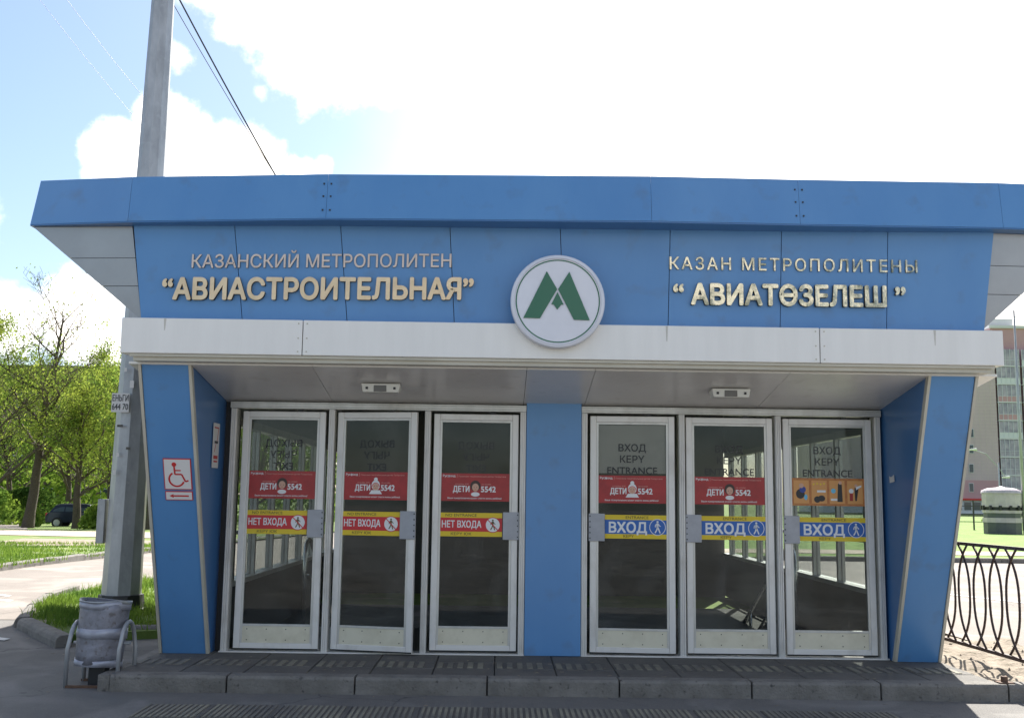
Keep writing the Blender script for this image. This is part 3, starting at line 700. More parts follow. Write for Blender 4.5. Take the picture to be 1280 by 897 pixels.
st = bx(-2.5, 3.86, 0, .31, -.32, 0).mesh('stair_step', floor_in)
for i in range(15): inst(st, 'stair_step', bd, (0, 1.905+i*.3, -.15-i*.15))

# handrails inside
def rail(x, y0, y1, label, x2=None):
    t = thing('handrail', label, 'handrail', (x+DX, y0, 0))
    L = y1-y0; sl_ = .5
    MB().tube([(0,0,0),(0,0,.78),(0,.05,.88),(0,.16,.92),(0,.30,.90),(0,L,.90-(L-.3)*sl_)], .024, 10).build('top_rail', steel, t, smooth=True)
    MB().tube([(0,.03,.55),(0,.3,.53),(0,L,.53-(L-.3)*sl_)], .016, 8).build('lower_rail', steel, t, smooth=True)
    for y in (.9, 2.0, 3.1):
        if y < L: MB().tube([(0,y,.90-(y-.3)*sl_),(0,y,-.2-(y-.3)*sl_)], .02, 8).build('baluster', steel, t, smooth=True)
rail(3.28, 1.45, 5.6, 'bright steel stair handrail seen through the rightmost entrance door')
rail(-1.95, 1.8, 5.9, 'steel stair handrail behind the leftmost no-entry door')

# ---------------------------------------------------------------- doors
def frame_mesh(w, h):
    mb = MB(); s = .058
    mb.box(0, s, 0, .045, 0, h); mb.box(w-s, w, 0, .045, 0, h); mb.box(s, w-s, 0, .045, h-s, h); mb.box(s, w-s, 0, .045, 0, s)
    return mb
def door(x0, x1, kind, art, label, ang=0):
    w = x1-x0; h = 2.155; t = thing('glass_door', label, 'door', (x0+DX, -.01, .022), R(ang), 'glass entrance doors')
    frame_mesh(w, h).build('frame', alu_dirty, t, bevel=.006)
    mb = MB(); s0, s1 = .058, .078                      # glazing bead
    mb.box(s0, s1, .006, .035, .058, h-.058); mb.box(w-s1, w-s0, .006, .035, .058, h-.058); mb.box(s1, w-s1, .006, .035, h-.078, h-.058); mb.box(s1, w-s1, .006, .035, .205, .225)
    mb.build('glazing_bead', alu, t, bevel=.002)
    bx(s1, w-s1, .012, .03, .058, .205).build('kick_plate', kick, t)
    mb = MB()
    for z in (.085,.18):
        for i in range(4): xx = .12+(w-.24)*i/3; mb.box(xx-.004, xx+.004, .008, .012, z-.004, z+.004)
    mb.build('screws', dark, t)
    bx(s1, w-s1, .018, .024, .225, h-.078).build('pane', glass, t)
    mb = bx(.0, w, -.004, .0, .0, .012); mb.build('bottom_seal', rubber, t)
    mb = bx(w*.66, w*.66+.05, .0, .03, h+.001, h+.02); mb.build('closer_pin', dark, t)
    # push plate
    lx = kind == 'in'
    a, b = (-.012, .135) if lx else (w-.135, w+.012)
    bx(a, b, -.016, -.004, 1.005, 1.255).build('push_plate', plate, t, bevel=.002)
    mb = MB(); ex = a+.012 if lx else b-.012
    for i in range(5): mb.box(ex-.005, ex+.005, -.021, -.016, 1.025+i*.05, 1.037+i*.05)
    mb.build('bolts', dark, t)
    y = .0105
    gx0, gx1 = .082, w-.082
    # glued letters on the glass
    mb = MB(); c = w/2
    lines = ('ВЫХОД','ЧЫГУ','EXIT') if kind == 'out' else ('ВХОД','КЕРҮ','ENTRANCE')
    for i, s in enumerate(lines):
        text(mb, s, c, 1.83-i*.105, .062, .0165, off=.012, mirror=(kind == 'out'), center=True)
    mb.build('glass_lettering', prk, t)
    # poster
    pz0, pz1 = 1.352, 1.605
    if kind == 'in' and art == 'hood': bx(s1+.002, w-s1-.002, .0265, .028, 1.625, h-.082).build('upper_backing', taupe, t)  # taupe sheet behind the upper part of this pane
    if art == 'orange':
        po = bx(gx0-.004, gx1+.004, .013, .0165, pz0, pz1).build('poster', orange, t)
        mb = MB(); W4 = (gx1-gx0)/4
        for i in range(4):
            xa = gx0+i*W4
            flat(mb, [(xa+.012,pz0+.02),(xa+W4-.012,pz0+.02),(xa+W4-.012,pz1-.02),(xa+.012,pz1-.02)], .0122, 0)
        cx = [gx0+W4*(i+.5) for i in range(4)]
        # four small pictures: figures and a pair of boots, plain shapes
        disc(mb, cx[0]-.01, 1.46, .045, .0115, 1, sx=.9); disc(mb, cx[0]+.012, 1.50, .03, .0109, 2); disc(mb, cx[0]+.04, 1.43, .026, .0105, 3, sx=.6); disc(mb, cx[0]-.0, 1.535, .022, .0105, 4)
        disc(mb, cx[1]-.02, 1.41, .03, .0115, 1); disc(mb, cx[1]+.02, 1.42, .028, .0110, 1, sx=1.2); flat(mb, [(cx[1]-.02,1.475),(cx[1]+.06,1.475),(cx[1]+.06,1.495),(cx[1]-.02,1.495)], .0113, 6)
        for i in range(4): disc(mb, cx[1]-.05+i*.032, 1.55+.006*(i%2), .008, .0113, 5)
        flat(mb, [(cx[2]+.0,1.39),(cx[2]+.05,1.39),(cx[2]+.045,1.55),(cx[2]+.01,1.56)], .0115, 1); disc(mb, cx[2]-.035, 1.49, .022, .0113, 3); flat(mb, [(cx[2]-.06,1.40),(cx[2]-.0,1.40),(cx[2]-.0,1.42),(cx[2]-.06,1.42)], .0113, 6)
        disc(mb, cx[2]+.03, 1.565, .015, .0109, 4)
        disc(mb, cx[3]-.035, 1.49, .022, .0115, 6); flat(mb, [(cx[3]-.05,1.40),(cx[3]-.02,1.40),(cx[3]-.02,1.47),(cx[3]-.05,1.47)], .0113, 7); flat(mb, [(cx[3]+.0,1.40),(cx[3]+.015,1.40),(cx[3]+.035,1.52),(cx[3]-.005,1.52)], .0111, 1); disc(mb, cx[3]+.01, 1.54, .014, .0109, 4); flat(mb, [(cx[3]+.01,1.50),(cx[3]+.06,1.53),(cx[3]+.06,1.545),(cx[3]+.01,1.53)], .0107, 6)
        mb.build('poster_print', [orange2, prk, mat_blueprint, mat_cyan, skin, yel, prw, red], po)
    else:
        po = bx(gx0-.004, gx1+.004, .013, .0165, pz0, pz1).build('poster', red, t)
        mb = MB(); gw = gx1-gx0
        text(mb, 'Русфонд', gx0+.01, 1.572, .019, .0122, width=.115, off=.02, m=0)
        flat(mb, [(gx0+.14,1.565),(gx0+.143,1.565),(gx0+.143,1.597),(gx0+.14,1.597)], .0122, 1)
        text(mb, 'Помогаем тяжелобольным детям Татарстана', gx0+.155, 1.572, .013, .0122, width=gw-.185, m=1)
        text(mb, 'ДЕТИ', gx0+gw*.17, 1.437, .05, .0122, width=gw*.24, off=.03, m=0)
        text(mb, '5542', gx0+gw*.585, 1.437, .05, .0122, width=gw*.215, off=.03, m=0)
        text(mb, 'отправь SMS', gx0+gw*.20, 1.503, .011, .0122, width=gw*.2, m=1); text(mb, 'на номер', gx0+gw*.59, 1.503, .011, .0122, width=gw*.14, m=1)
        text(mb, 'Ваше пожертвование может спасти жизнь ребёнка!', gx0+gw*.09, 1.372, .014, .0122, width=gw*.8, off=.012, m=0)
        pc = gx0+gw*.50
        if art == 'hood':
            flat(mb, [(pc-.062,1.405),(pc+.062,1.405),(pc+.04,1.44),(pc-.04,1.44)], .0119, 0); disc(mb, pc, 1.485, .047, .0117, 0, sx=.85); disc(mb, pc, 1.538, .018, .0115, 0)
            disc(mb, pc, 1.470, .031, .0112, 2, sx=.95); ring(mb, pc, 1.472, .031, .037, .0109, 4, a0=0, a1=180)
        else:
            flat(mb, [(pc-.05,1.405),(pc+.05,1.405),(pc+.03,1.435),(pc-.03,1.435)], .0119, 4); disc(mb, pc, 1.492, .05, .0117, 3, sx=.95); disc(mb, pc, 1.478, .036, .0112, 2, sx=.86)
            disc(mb, pc, 1.415, .02, .0110, 0, sx=2)
        for s in (-1, 1): disc(mb, pc+s*.012, 1.478, .0035, .0105, 3, 8)
        stroke(mb, [(pc-.008,1.459),(pc+.008,1.459)], .003, .0105, 4)
        mb.build('poster_print', [prw, prp, skin, hair, red2], po)
    # sticker
    zc0, zc1 = 1.03, 1.245
    if kind == 'out':
        sx0, sx1 = gx0-.01, w-.142
        ob = bx(sx0, sx1, .008, .0163, zc0, zc1).build('no_entry_sticker', yel, t); mb = MB(); sw_ = sx1-sx0
        flat(mb, [(sx0,zc0+.045),(sx1,zc0+.045),(sx1,zc1-.045),(sx0,zc1-.045)], .0075, 0)
        text(mb, 'NO ENTRANCE', sx0+sw_*.09, zc1-.034, .024, .0072, width=sw_*.5, m=2, off=.01); text(mb, 'КЕРҮ ЮК', sx0+sw_*.18, zc0+.012, .024, .0072, width=sw_*.33, m=2, off=.01)
        text(mb, 'НЕТ ВХОДА', sx0+sw_*.035, 1.112, .058, .0072, width=sw_*.63, m=1, off=.022)
        cx, cz = sx0+sw_*.85, 1.137; disc(mb, cx, cz, .071, .0070, 0); disc(mb, cx, cz, .064, .0067, 1); walker(mb, cx, cz, .10, .0064, 2)
        stroke(mb, [(cx-.045,cz+.045),(cx+.045,cz-.045)], .008, .0061, 0)
        mb.build('sticker_print', [red2, prw, prk2], ob)
    else:
        sx0, sx1 = .137, gx1+.004
        ob = bx(sx0, sx1, .008, .0163, zc0, zc1).build('entrance_sticker', yel, t); mb = MB(); sw_ = sx1-sx0
        flat(mb, [(sx0,zc0+.042),(sx1,zc0+.042),(sx1,zc1-.045),(sx0,zc1-.045)], .0075, 0)
        text(mb, 'ENTRANCE', sx0+sw_*.34, zc1-.034, .024, .0072, width=sw_*.37, m=2, off=.01); text(mb, 'КЕРҮ', sx0+sw_*.3, zc0+.010, .024, .0072, width=sw_*.17, m=2, off=.01)
        text(mb, 'ВХОД', sx0+sw_*.07, 1.086, .088, .0072, width=sw_*.61, m=1, off=.03)
        cx, cz = sx0+sw_*.855, 1.137; disc(mb, cx, cz, .075, .0070, 1); disc(mb, cx, cz, .069, .0067, 0); walker(mb, cx, cz, .115, .0064, 1)
        mb.build('sticker_print', [bl2, prw, prk2], ob)
    return t
mat_blueprint = mat('print_blue', (.03,.06,.3), .5); mat_cyan = mat('print_cyan', (.15,.5,.7), .5)
door(-2.245,-1.475,'out','girl','leftmost glass door, НЕТ ВХОДА sticker, handrail and greenery seen through it', -1)
door(-1.365,-.60,'out','hood','glass door swung ajar with no-entry sticker and hooded child on red poster', -12)
door(-.470,.318,'out','girl','closed no-entry glass door directly left of the blue central column', 0)
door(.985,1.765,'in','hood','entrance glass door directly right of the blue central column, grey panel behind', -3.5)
door(1.878,2.688,'in','girl','middle entrance door of the right three, red poster with dark haired child', 0)
door(2.785,3.615,'in','orange','rightmost glass door with orange picture poster and blue ВХОД sticker', 0)

# ---------------------------------------------------------------- raised lettering on the sign face
def ypl(z): return yb_ + (yt_-yb_)*(z-zb_)/(zt_-zb_)
def sign(name, s, x0, x1, z0, z1, h, depth, off, ms, label, gaps=0., single=None):
    """letters one by one; the baseline runs from z0 at x0 to z1 at x1"""
    t = thing(name, label, 'sign lettering', ((x0+x1)/2, ypl(z0)-.001, z0), 0, 'raised lettering on the blue sign face')
    adv = []; hx = max(v[0] for v in tmesh('H')[0])
    for i in range(len(s)+1): adv.append(max(v[0] for v in tmesh(s[:i]+'H')[0])-hx + i*gaps)
    a = min(v[0] for v in tmesh(s[0])[0]); b = adv[-2]+max(v[0] for v in tmesh(s[-1])[0]); kx = (x1-x0)/(b-a); k = h/CAPH
    for i, ch in enumerate(s):
        if ch == ' ': continue
        v, f, lps = tmesh(ch, 3); zz = z0+(z1-z0)*(adv[i]-a)/(b-a); mb = MB(); n = len(v)
        ox = x0+(adv[i]-a)*kx-(x0+x1)/2; oz = zz-z0; ed = {}
        rim = lps
        for c, (dx, dz) in enumerate([(-1,0),(-.7,-.7),(0,-1),(.7,-.7),(1,0),(.7,.7),(0,1),(-.7,.7)]):
            dx *= off*kx; dz *= off*k; e = .00005*c
            fr = [(ox+q[0]*kx+dx, -depth-.004-e, oz+q[1]*k+dz) for q in v]; bk = [(p[0], .002+e, p[2]) for p in fr]
            mb.add(fr, f, 0); mb.add(bk, [t_[::-1] for t_ in f], 1)
            mb.add(fr+bk, [(q, p, p+n, q+n) for p, q in rim], 1)
        mb.build('letter', ms, t)
    return t
def bz(px, py, y): return W(px, py, y)
a, b = bz(240,334,-1.2), bz(564,334,-1.2)
sign('lettering','КАЗАНСКИЙ МЕТРОПОЛИТЕН', a.x, b.x, a.z-.005, b.z, .105, .012, .008, [gold_thin, gold_side], 'thin pale letters КАЗАНСКИЙ МЕТРОПОЛИТЕН, upper line at left of the emblem')
a, b = bz(204,374,-1.19), bz(591,374,-1.19)
sign('lettering','“АВИАСТРОИТЕЛЬНАЯ”', a.x, b.x, a.z, b.z, .163, .035, .034, [gold, gold_side], 'thick golden letters “АВИАСТРОИТЕЛЬНАЯ”, lower line at left of the emblem')
a, b = bz(837,336,-1.2), bz(1146,341,-1.2)
sign('lettering','КАЗАН МЕТРОПОЛИТЕНЫ', a.x, b.x, a.z-.005, b.z, .098, .012, .008, [gold_patchy, gold_side], 'thin mirror-like letters КАЗАН МЕТРОПОЛИТЕНЫ, upper line at right of the emblem', gaps=.12)
a, b = bz(842,380,-1.19), bz(1130,384,-1.19)
sign('lettering','“ АВИАТӨЗЕЛЕШ ”', a.x, b.x, a.z, b.z, .158, .035, .034, [gold_patchy, gold_side], 'thick patchy brass letters “АВИАТӨЗЕЛЕШ”, lower line at right of the emblem')

# round emblem
ec = W(697,377,-1.36); er = .385
em = thing('round_emblem', 'round white metro emblem with green letter M between the two name lines', 'emblem', (ec.x, -1.302, ec.z))
def yl(prof, n=56):      # lathe about the y axis
    mb = MB(); mb.lathe(prof, n); mb.v = [(x, -z, y) for x, y, z in mb.v]; mb.f = [f for f in mb.f]; return mb
yl([(0,.0),(er,.0),(er,.075),(er-.006,.088),(er-.03,.095),(er-.034,.085),(0.0,.085)]).build('disc', em_white, em, smooth=False)
mb = MB(); ring(mb, 0, 0, er-.052, er-.042, -.0875, 0, 72)
mb.build('green_ring', em_green, em)
# M strokes measured from the photograph (units of the disc radius, centre 0)
U = er/355.0
def eq(px, py): return ((px-465)*U, (462-py)*U)
mb = MB()
for poly in ([(380,236),(460,372),(332,596),(208,594)], [(550,238),(705,605),(586,603),(466,372)], [(462,394),(508,488),(490,491),(483,500),(461,528),(440,498),(434,489),(416,488)]):
    P = [eq(*p) for p in poly]
    mb.prism([(x,-.0865,z) for x,z in P], (0,-.006,0))
mb.build('letter_m', em_green, em)
mb = bx(-.1,.1,.0,.1,-.06,.2); mb.build('mounting_bracket', dark, em)

# grime streaks below the joints (flat stains a fraction of a millimetre proud)
stain = mat('water_stain', (.50,.47,.42), .6, 0, (.58,.55,.5), 9)
rnd = random.Random(5); 
for i in range(3):
    x = rnd.uniform(-2.8, 4.1); h_ = rnd.uniform(.05,.16); w_ = rnd.uniform(.004,.011)
    mb = MB(); mb.prism([(x-w_,-1.3001,bz1-.004),(x+w_,-1.3001,bz1-.004),(x+w_*.3,-1.3001,bz1-h_),(x-w_*.3,-1.3001,bz1-h_)],(0,-.0006,0)); mb.build('water_stain', stain, bd)
# ceiling lights
def clight(px, py, label):
    p = W(px, py, -.62); z = szp(p.y)
    t = thing('ceiling_light', label, 'light', (p.x, -.62, z), 0, 'lights under the soffit')
    mb = MB(); mb.hexa([(-.17,-.08,-.0),(.17,-.08,-.0),(.17,.08,-.02),(-.17,.08,-.02)][::-1], [(-.155,-.07,-.075),(.155,-.07,-.075),(.155,.07,-.075),(-.155,.07,-.075)][::-1]); mb.build('housing', lampw, t, bevel=.006)
    bx(-.06,.05,-.079,-.071,-.070,-.015).build('lens', lens, t)
    for x in (-.12,.12): bx(x-.01,x+.01,-.082,-.068,-.05,-.03).build('clip', dark, t)
clight(477,486,'white box lamp under the soffit above the left doors'); clight(912,492,'white box lamp under the soffit above the right doors')

# signs on the left pier (the face leans forward)
def onpier(px, py):
    d = ray(px, py); # plane through (.,-.152,0) and (.,-1.132,2.47)
    k = -.98/2.47; t = (-.14-.0 - CAM.y + k*CAM.z)/(d.y - k*d.z); return CAM + d*t
lean = math.atan2(.98, 2.47)
p = onpier(221,592)
ws = thing('wheelchair_sign', 'white wheelchair sign with red border and arrow plate on left pier', 'sign', (p.x+.01, p.y-.004, p.z)); ws.rotation_euler = (lean, 0, 0)
bx(-.118,.118,-.006,0,-.14,.14).build('plate', prr, ws); bx(-.110,.110,-.009,-.006,-.132,.132).build('white_face', paper, ws)
mb = MB(); y = -.0105
disc(mb, -.025, .088, .020, y, 0); stroke(mb, [(-.025,.07),(-.022,.0),(.035,0),(.065,-.065),(.09,-.055)], .014, y, 0); stroke(mb, [(-.022,.035),(.03,.035)], .011, y-.0003, 0)
ring(mb, -.01, -.045, .055, .070, y, 0, 30, 120, 340); mb.build('pictogram', prr, ws)
bx(-.115,.118,-.006,0,-.235,-.155).build('arrow_plate', prr, ws); bx(-.108,.111,-.009,-.006,-.228,-.162).build('arrow_face', paper, ws)
mb = MB(); flat(mb, [(-.08,-.195),(-.045,-.178),(-.045,-.188),(.085,-.188),(.085,-.202),(-.045,-.202),(-.045,-.212)], y, 0); mb.build('arrow', prr, ws)
# small notice on the return wall
q = thing('notice', 'small white notice with red print on the dark blue return wall at left', 'notice', (-2.415+DX, -.28, 1.84)); 
bx(0,.003,-.10,.10,-.2,.2).build('sheet', paper, q)
mb = MB(); P = []
def sflat(mb, pts, x, m): mb.add([(x,p[0],p[1]) for p in pts], [tuple(range(len(pts)))], m)
for (a0,b0,a1,b1,wd_,m) in ((-.07,.16,.07,.16,.012,0),(.07,.16,.03,.04,.014,0),(-.05,.03,.06,.03,.022,1),(.0,.02,-.05,-.06,.012,0)):
    L_ = math.hypot(a1-a0,b1-b0); nx_, nz_ = -(b1-b0)/L_*wd_/2, (a1-a0)/L_*wd_/2
    sflat(mb, [(a0-nx_,b0-nz_),(a1-nx_,b1-nz_),(a1+nx_,b1+nz_),(a0+nx_,b0+nz_)], .0036, m)
sflat(mb, [(-.07,-.12),(.07,-.12),(.07,-.09),(-.07,-.09)], .0036, 0); sflat(mb, [(-.06,-.15),(.06,-.15),(.06,-.135),(-.06,-.135)], .0036, 0)
mb.build('notice_print', [prr, prk], q)
q = thing('torn_sticker', 'torn white sticker remnant on the dark blue wall at right', 'sticker', (3.705+DX, -.25, 1.62))
MB().prism([(0,-.06,-.02),(0,.05,-.03),(0,.06,.03),(0,.02,.02),(0,-.05,.04)], (-.003,0,0)).build('sheet', paper, q)

# ---------------------------------------------------------------- fence at the right
fn = thing('metal_fence', 'dark brown wrought fence of crossing curved bars along the dirt strip', 'fence', (4.35, 1.6, 0))
def gshape(t): return 1-2.4*abs(2*t-1)**2.66
arcm = {}
for s in (-1, 1):
    pts = [(s*.082*gshape(i/14), .012*s, .105+.925*i/14) for i in range(15)]
    arcm[s] = MB().tube(pts, .0105, 6).mesh('curved_bar', fencem, True)
for fa, fb in ((Vector((0,0,0)), Vector((.13,-2.66,0))), (Vector((.13,-2.66,0)), Vector((6.3,-2.6,0)))):
    fd = fb-fa; FL = fd.length; fz = math.atan2(fd.y, fd.x); n = int((FL-.1)/.285)
    def rl(mb, nm):
        o = mb.build(nm, fencem, fn); o.location = fa; o.rotation_euler = (0,0,fz)
    rl(bx(0,FL,-.016,.016,1.02,1.05), 'top_rail'); rl(bx(0,FL,-.016,.016,.085,.115), 'bottom_rail')
    for x in ([.02, FL] if FL < 3 else [2.1, 4.2, FL]): rl(bx(x-.02,x+.02,-.02,.02,-.15,1.04), 'post')
    for i in range(n):
        p = fa + fd.normalized()*(.17+i*.285)
        for s in (-1, 1): inst(arcm[s], 'curved_bar', fn, p, (0,0,fz))
sp = thing('post_stump', 'small rusty post stump with base plate on the kerb by the fence', 'post stump', (4.05,-1.19,.003))
bx(-.06,.06,-.05,.05,0,.008).build('base_plate', rust, sp); bx(-.02,.02,-.02,.02,.008,.05).build('stub', rust, sp)

# ---------------------------------------------------------------- lamp mast beside the pavilion
pb = Vector((-4.73, 3.7, -.08)); pt = W(204, 0, 3.7)
d = (pt-pb); topp = pb + d*1.25
ms = thing('steel_mast', 'tall tapered galvanised steel mast standing in the grass island', 'pole', pb)
mb = MB(); K = 9; mb.tube([d*(1.25*i/K) for i in range(K+1)], [.243-(.243-.125)*i/K for i in range(K+1)], 10); mb.build('shaft', galv, ms)
mb = MB(); mb.lathe([(.34,0),(.34,.05),(.29,.06),(.27,.22),(.0,.22)], 10); mb.build('base_collar', dark, ms)
mb = MB(); mb.box(-.33,-.235,-.10,.06,.85,1.4); mb.build('junction_box', galv, ms, bevel=.005)
def onshaft(px, py): return W(px, py, 3.7-.25)-pb
p = onshaft(152,503)
mb = MB(); mb.box(p.x-.125,p.x+.095,p.y-.003,p.y+.004,p.z-.12,p.z+.12); mb.build('pasted_ad', paper, ms)
mb = MB(); text(mb, 'ЕНЬГИ', p.x-.115, p.z+.02, .075, p.y-.006, width=.20, off=.01); text(mb, '644 70', p.x-.115, p.z-.09, .075, p.y-.006, width=.20, off=.01); mb.build('ad_print', prk, ms)
for px, py, w_, h_ in ((157,462,.03,.05),(150,532,.07,.03),(147,568,.03,.05),(165,480,.05,.09),(160,560,.05,.03),(143,590,.035,.06)):
    p = onshaft(px, py); mb = bx(p.x-w_/2,p.x+w_/2,p.y-.002,p.y+.004,p.z-h_/2,p.z+h_/2); mb.build('torn_paper', paper if px % 2 else slab_m, ms)
# overhead wires
def wire(p0, p1, r, label, sag=.12, m=dark):
    a, b = W(*p0), W(*p1); e = (b-a); a = a-e*.5; b = b+e*.6; mb = MB()
    pts = [a.lerp(b, i/16)-Vector((0,0,sag*4*(i/16)*(1-i/16)-sag)) for i in range(17)]
    o = mb.build if False else None
    q = MB().tube([p-a for p in pts], r, 6).build('overhead_wire', m); q.location = a
    return tag(q, label, 'wire', 'overhead wires')
wire((223,0,6),(345,222,9),.013,'thickest dark cable descending from beside the mast to the roof')
wire((220,14,6.2),(341,216,9.2),.006,'thin cable running just left of the thick cable', m=rust)
wire((82,0,9),(180,124,9.5),.0035,'faint wire left of the mast, nearer to it', m=dark)
wire((48,0,9),(170,150,9.5),.003,'faint wire left of the mast, farther from it', m=dark)

# ---------------------------------------------------------------- litter bin
bn = thing('litter_bin', 'dented grey perforated metal bin hung between two tube hoops', 'litter bin', (-3.21,-.97,-.13))
def pnt(x, y, z): return (x, y, z)
for xx in (-.215, .195):
    P = [(xx,-.16,0),(xx+.0,-.16,.30)]+[(xx+.01, -.0-.16*math.cos(a), .30+.20*math.sin(a)) for a in [R(20*i) for i in range(1,9)]]+[(xx+.02,.16,.28),(xx+.02,.16,0)]
    MB().tube(P, .0165, 10).build('hoop', galv, bn, smooth=True)
mb = MB(); mb.box(-.21,.19,-.175,-.145,.0,.02); mb.build('foot_bar', rust, bn); mb = MB(); mb.box(-.21,.19,.145,.175,.0,.02); mb.build('foot_bar', rust, bn)
mb = MB(); mb.box(-.09,.04,-.02,.09,.0,.15); mb.build('pedestal', dark, bn)
# drum with flattened, dented wall
def drum(r0, z0, z1, r1, n=40, k=6, seed=1, thick=.004, dent=1.):
    rnd = random.Random(seed); ph = [rnd.uniform(0,6.28) for _ in range(4)]
    mb = MB(); V = []
    for lay in (0, 1):
        for i in range(k+1):
            t = i/k; z = z0+(z1-z0)*t
            for j in range(n):
                a = 2*math.pi*j/n; rr = r0+(r1-r0)*t - lay*thick
                rr += dent*.006*math.sin(3*a+ph[0]+t*3)+dent*.004*math.sin(5*a+ph[1]-t*4)
                V.append((rr*math.cos(a), rr*math.sin(a)*.92, z+.008*dent*math.sin(2*a+ph[2])*t))
    Fc = []; o = (k+1)*n
    for i in range(k):
        for j in range(n):
            j2 = (j+1)%n; Fc.append((i*n+j, i*n+j2, (i+1)*n+j2, (i+1)*n+j)); Fc.append((o+i*n+j2, o+i*n+j, o+(i+1)*n+j, o+(i+1)*n+j2))
    for j in range(n):
        j2 = (j+1)%n; Fc.append((k*n+j, k*n+j2, o+k*n+j2, o+k*n+j)); Fc.append((j2, j, o+j, o+j2))
    mb.add(V, Fc); return mb
hold = drum(.18,.155,.665,.197, seed=3); hold.add([(.176*math.cos(a),.162*math.sin(a),.17) for a in [2*math.pi*i/24 for i in range(24)]],[tuple(range(24))])
dr = hold.build('drum', binm, bn, smooth=True); dr.rotation_euler = (R(-3), R(2.5), 0); dr.location = (-.03, 0, .0)
for z0, z1, r, mm in ((.60,.66,.201,binlt),(.37,.45,.197,binlt),(.15,.20,.187,binlt),(.650,.668,.205,galv)):
    o = drum(r,z0,z1,r+.001, k=2, seed=3).build('drum_band', mm, dr, smooth=True)
for sx_ in (-1, 1):
    o = MB().tube([(sx_*.17,0,.33),(sx_*.23,0,.33)], .012, 8).build('pivot_bolt', galv, bn)

# ---------------------------------------------------------------- trees
def make_tree(name, base, h, lean_, fork, leafm, nleaf, spread, label, seed, bare=0., lsize=.085, r0=.16, group='trees beyond the road at left', up_=.55, start=.3, sub=True):
    rnd = random.Random(seed); t = thing(name, label, 'tree', base, 0, group)
    wood = MB(); tips = []
    def branch(p, d, L, r, lvl):
        n = 4; pts = [p]; rs = [r]
        for i in range(n):
            d = (d + Vector((rnd.gauss(0,.13), rnd.gauss(0,.13), rnd.gauss(.04,.07)))).normalized()
            p = p + d*(L/n); pts.append(p); rs.append(max(r*(1-.62*(i+1)/n), .006))
        wood.tube(pts, rs, 7 if lvl < 2 else 4, caps=False)
        if lvl >= 1: tips.extend([(q, lvl) for q in pts[1:]])
        if lvl >= 4 or r < .01: return
        k = {0: 0, 1: 4, 2: 4, 3: 3}[lvl] if lvl else 0
        for j in range(k):
            q = pts[rnd.randint(1, n)]; a = rnd.uniform(0, 6.28); up__ = rnd.uniform(.1,.8)
            side_ = Vector((math.cos(a), math.sin(a), up__*.8)).normalized()
            branch(q, (d*.55+side_*.75).normalized(), L*rnd.uniform(.45,.72), rs[-1]*1.15 if rs[-1] > .012 else .011, lvl+1)
    # trunk
    n = 12; p = Vector((0,0,0)); d = Vector(lean_).normalized(); pts = [p]; rs = [r0*1.25]
    for i in range(n):
        tt = (i+1)/n; d = (d + Vector((rnd.gauss(0,.05), rnd.gauss(0,.05), .10))).normalized(); p = p + d*(h*.92/n); pts.append(p); rs.append(r0*(1-.88*tt)+.01)
    wood.tube(pts, rs, 9, caps=False)
    nb = int(fork)
    for j in range(nb):
        tt = start + (1-start)*(j+rnd.random()*.6)/nb; i = min(int(tt*n), n-1); q = pts[i].lerp(pts[i+1], tt*n-i)
        a = j*2.4+rnd.uniform(-.4,.4); s_ = Vector((math.cos(a), math.sin(a), up_+.7*tt)).normalized()
        branch(q, s_, spread*(1.05-.55*tt)*rnd.uniform(.8,1.15), rs[i]*.5, 1)
    wood.build('trunk', bark, t, smooth=True)
    if nleaf:
        lv = MB(); zb = h*start
        for i in range(int(nleaf*1.15)):
            q, lvl = rnd.choice(tips)
            if lvl < 2 and rnd.random() < .7 or q.z < h*start*.8: continue
            if bare and q.z > h*bare and rnd.random() < .93: continue
            sg = .28 if lvl > 2 else .4
            c = q + Vector((rnd.gauss(0,sg), rnd.gauss(0,sg), rnd.gauss(0,sg*.8)))
            s_ = lsize*rnd.uniform(.55,1.3); u = Vector((rnd.gauss(0,1), rnd.gauss(0,1), rnd.gauss(0,1))).normalized(); w_ = u.orthogonal().normalized()
            lv.add([c-u*s_, c+w_*s_*.5, c+u*s_, c-w_*s_*.5], [(0,1,2,3)])
        lv.build('crown', leafm, t)
    return t
def TB(px, Y):     # tree base on the terrain at distance Y under image column px
    p = W(px, 620, Y); return Vector((p.x, Y, zg(p.x, Y)+.02))
G1 = 'trees beyond the road at left'
make_tree('maple_tree', TB(37,50), 13.2, (.16,0,1), 17, leaf_y, 6500, 4.2, 'tall tree with dark leaning trunk and bare top, rising highest at left', 11, bare=.66, r0=.30, start=.30)
make_tree('young_tree', TB(98,50), 7.4, (.05,0,1), 14, leaf_y, 8500, 3.2, 'smaller spring tree whose trunk forks just left of the mast', 5, r0=.24, start=.24, bare=0)
make_tree('spring_tree', TB(-25,48), 10.2, (.03,0,1), 15, leaf_y, 7500, 4.4, 'yellow-green tree cut by the left picture edge', 6, r0=.22, start=.2)
make_tree('spring_tree', TB(140,60), 10.6, (0,0,1), 16, leaf_y, 9500, 4.4, 'bright spring tree directly behind the mast', 17, r0=.22, start=.16)
make_tree('spring_tree', TB(190,50), 8.8, (-.03,0,1), 14, leaf_g, 6500, 3.6, 'tree seen in the slit between mast and left pier', 28, r0=.26, start=.2)
make_tree('spring_tree', TB(15,70), 11.5, (0,0,1), 16, leaf_g, 9000, 5, 'greener tree behind the tall leaning one at far left', 33, r0=.25, start=.14)
make_tree('spring_tree', TB(85,72), 10.6, (0,0,1), 16, leaf_y, 9500, 5, 'tree behind the dark car, between the two dark trunks', 41, r0=.25, start=.14)
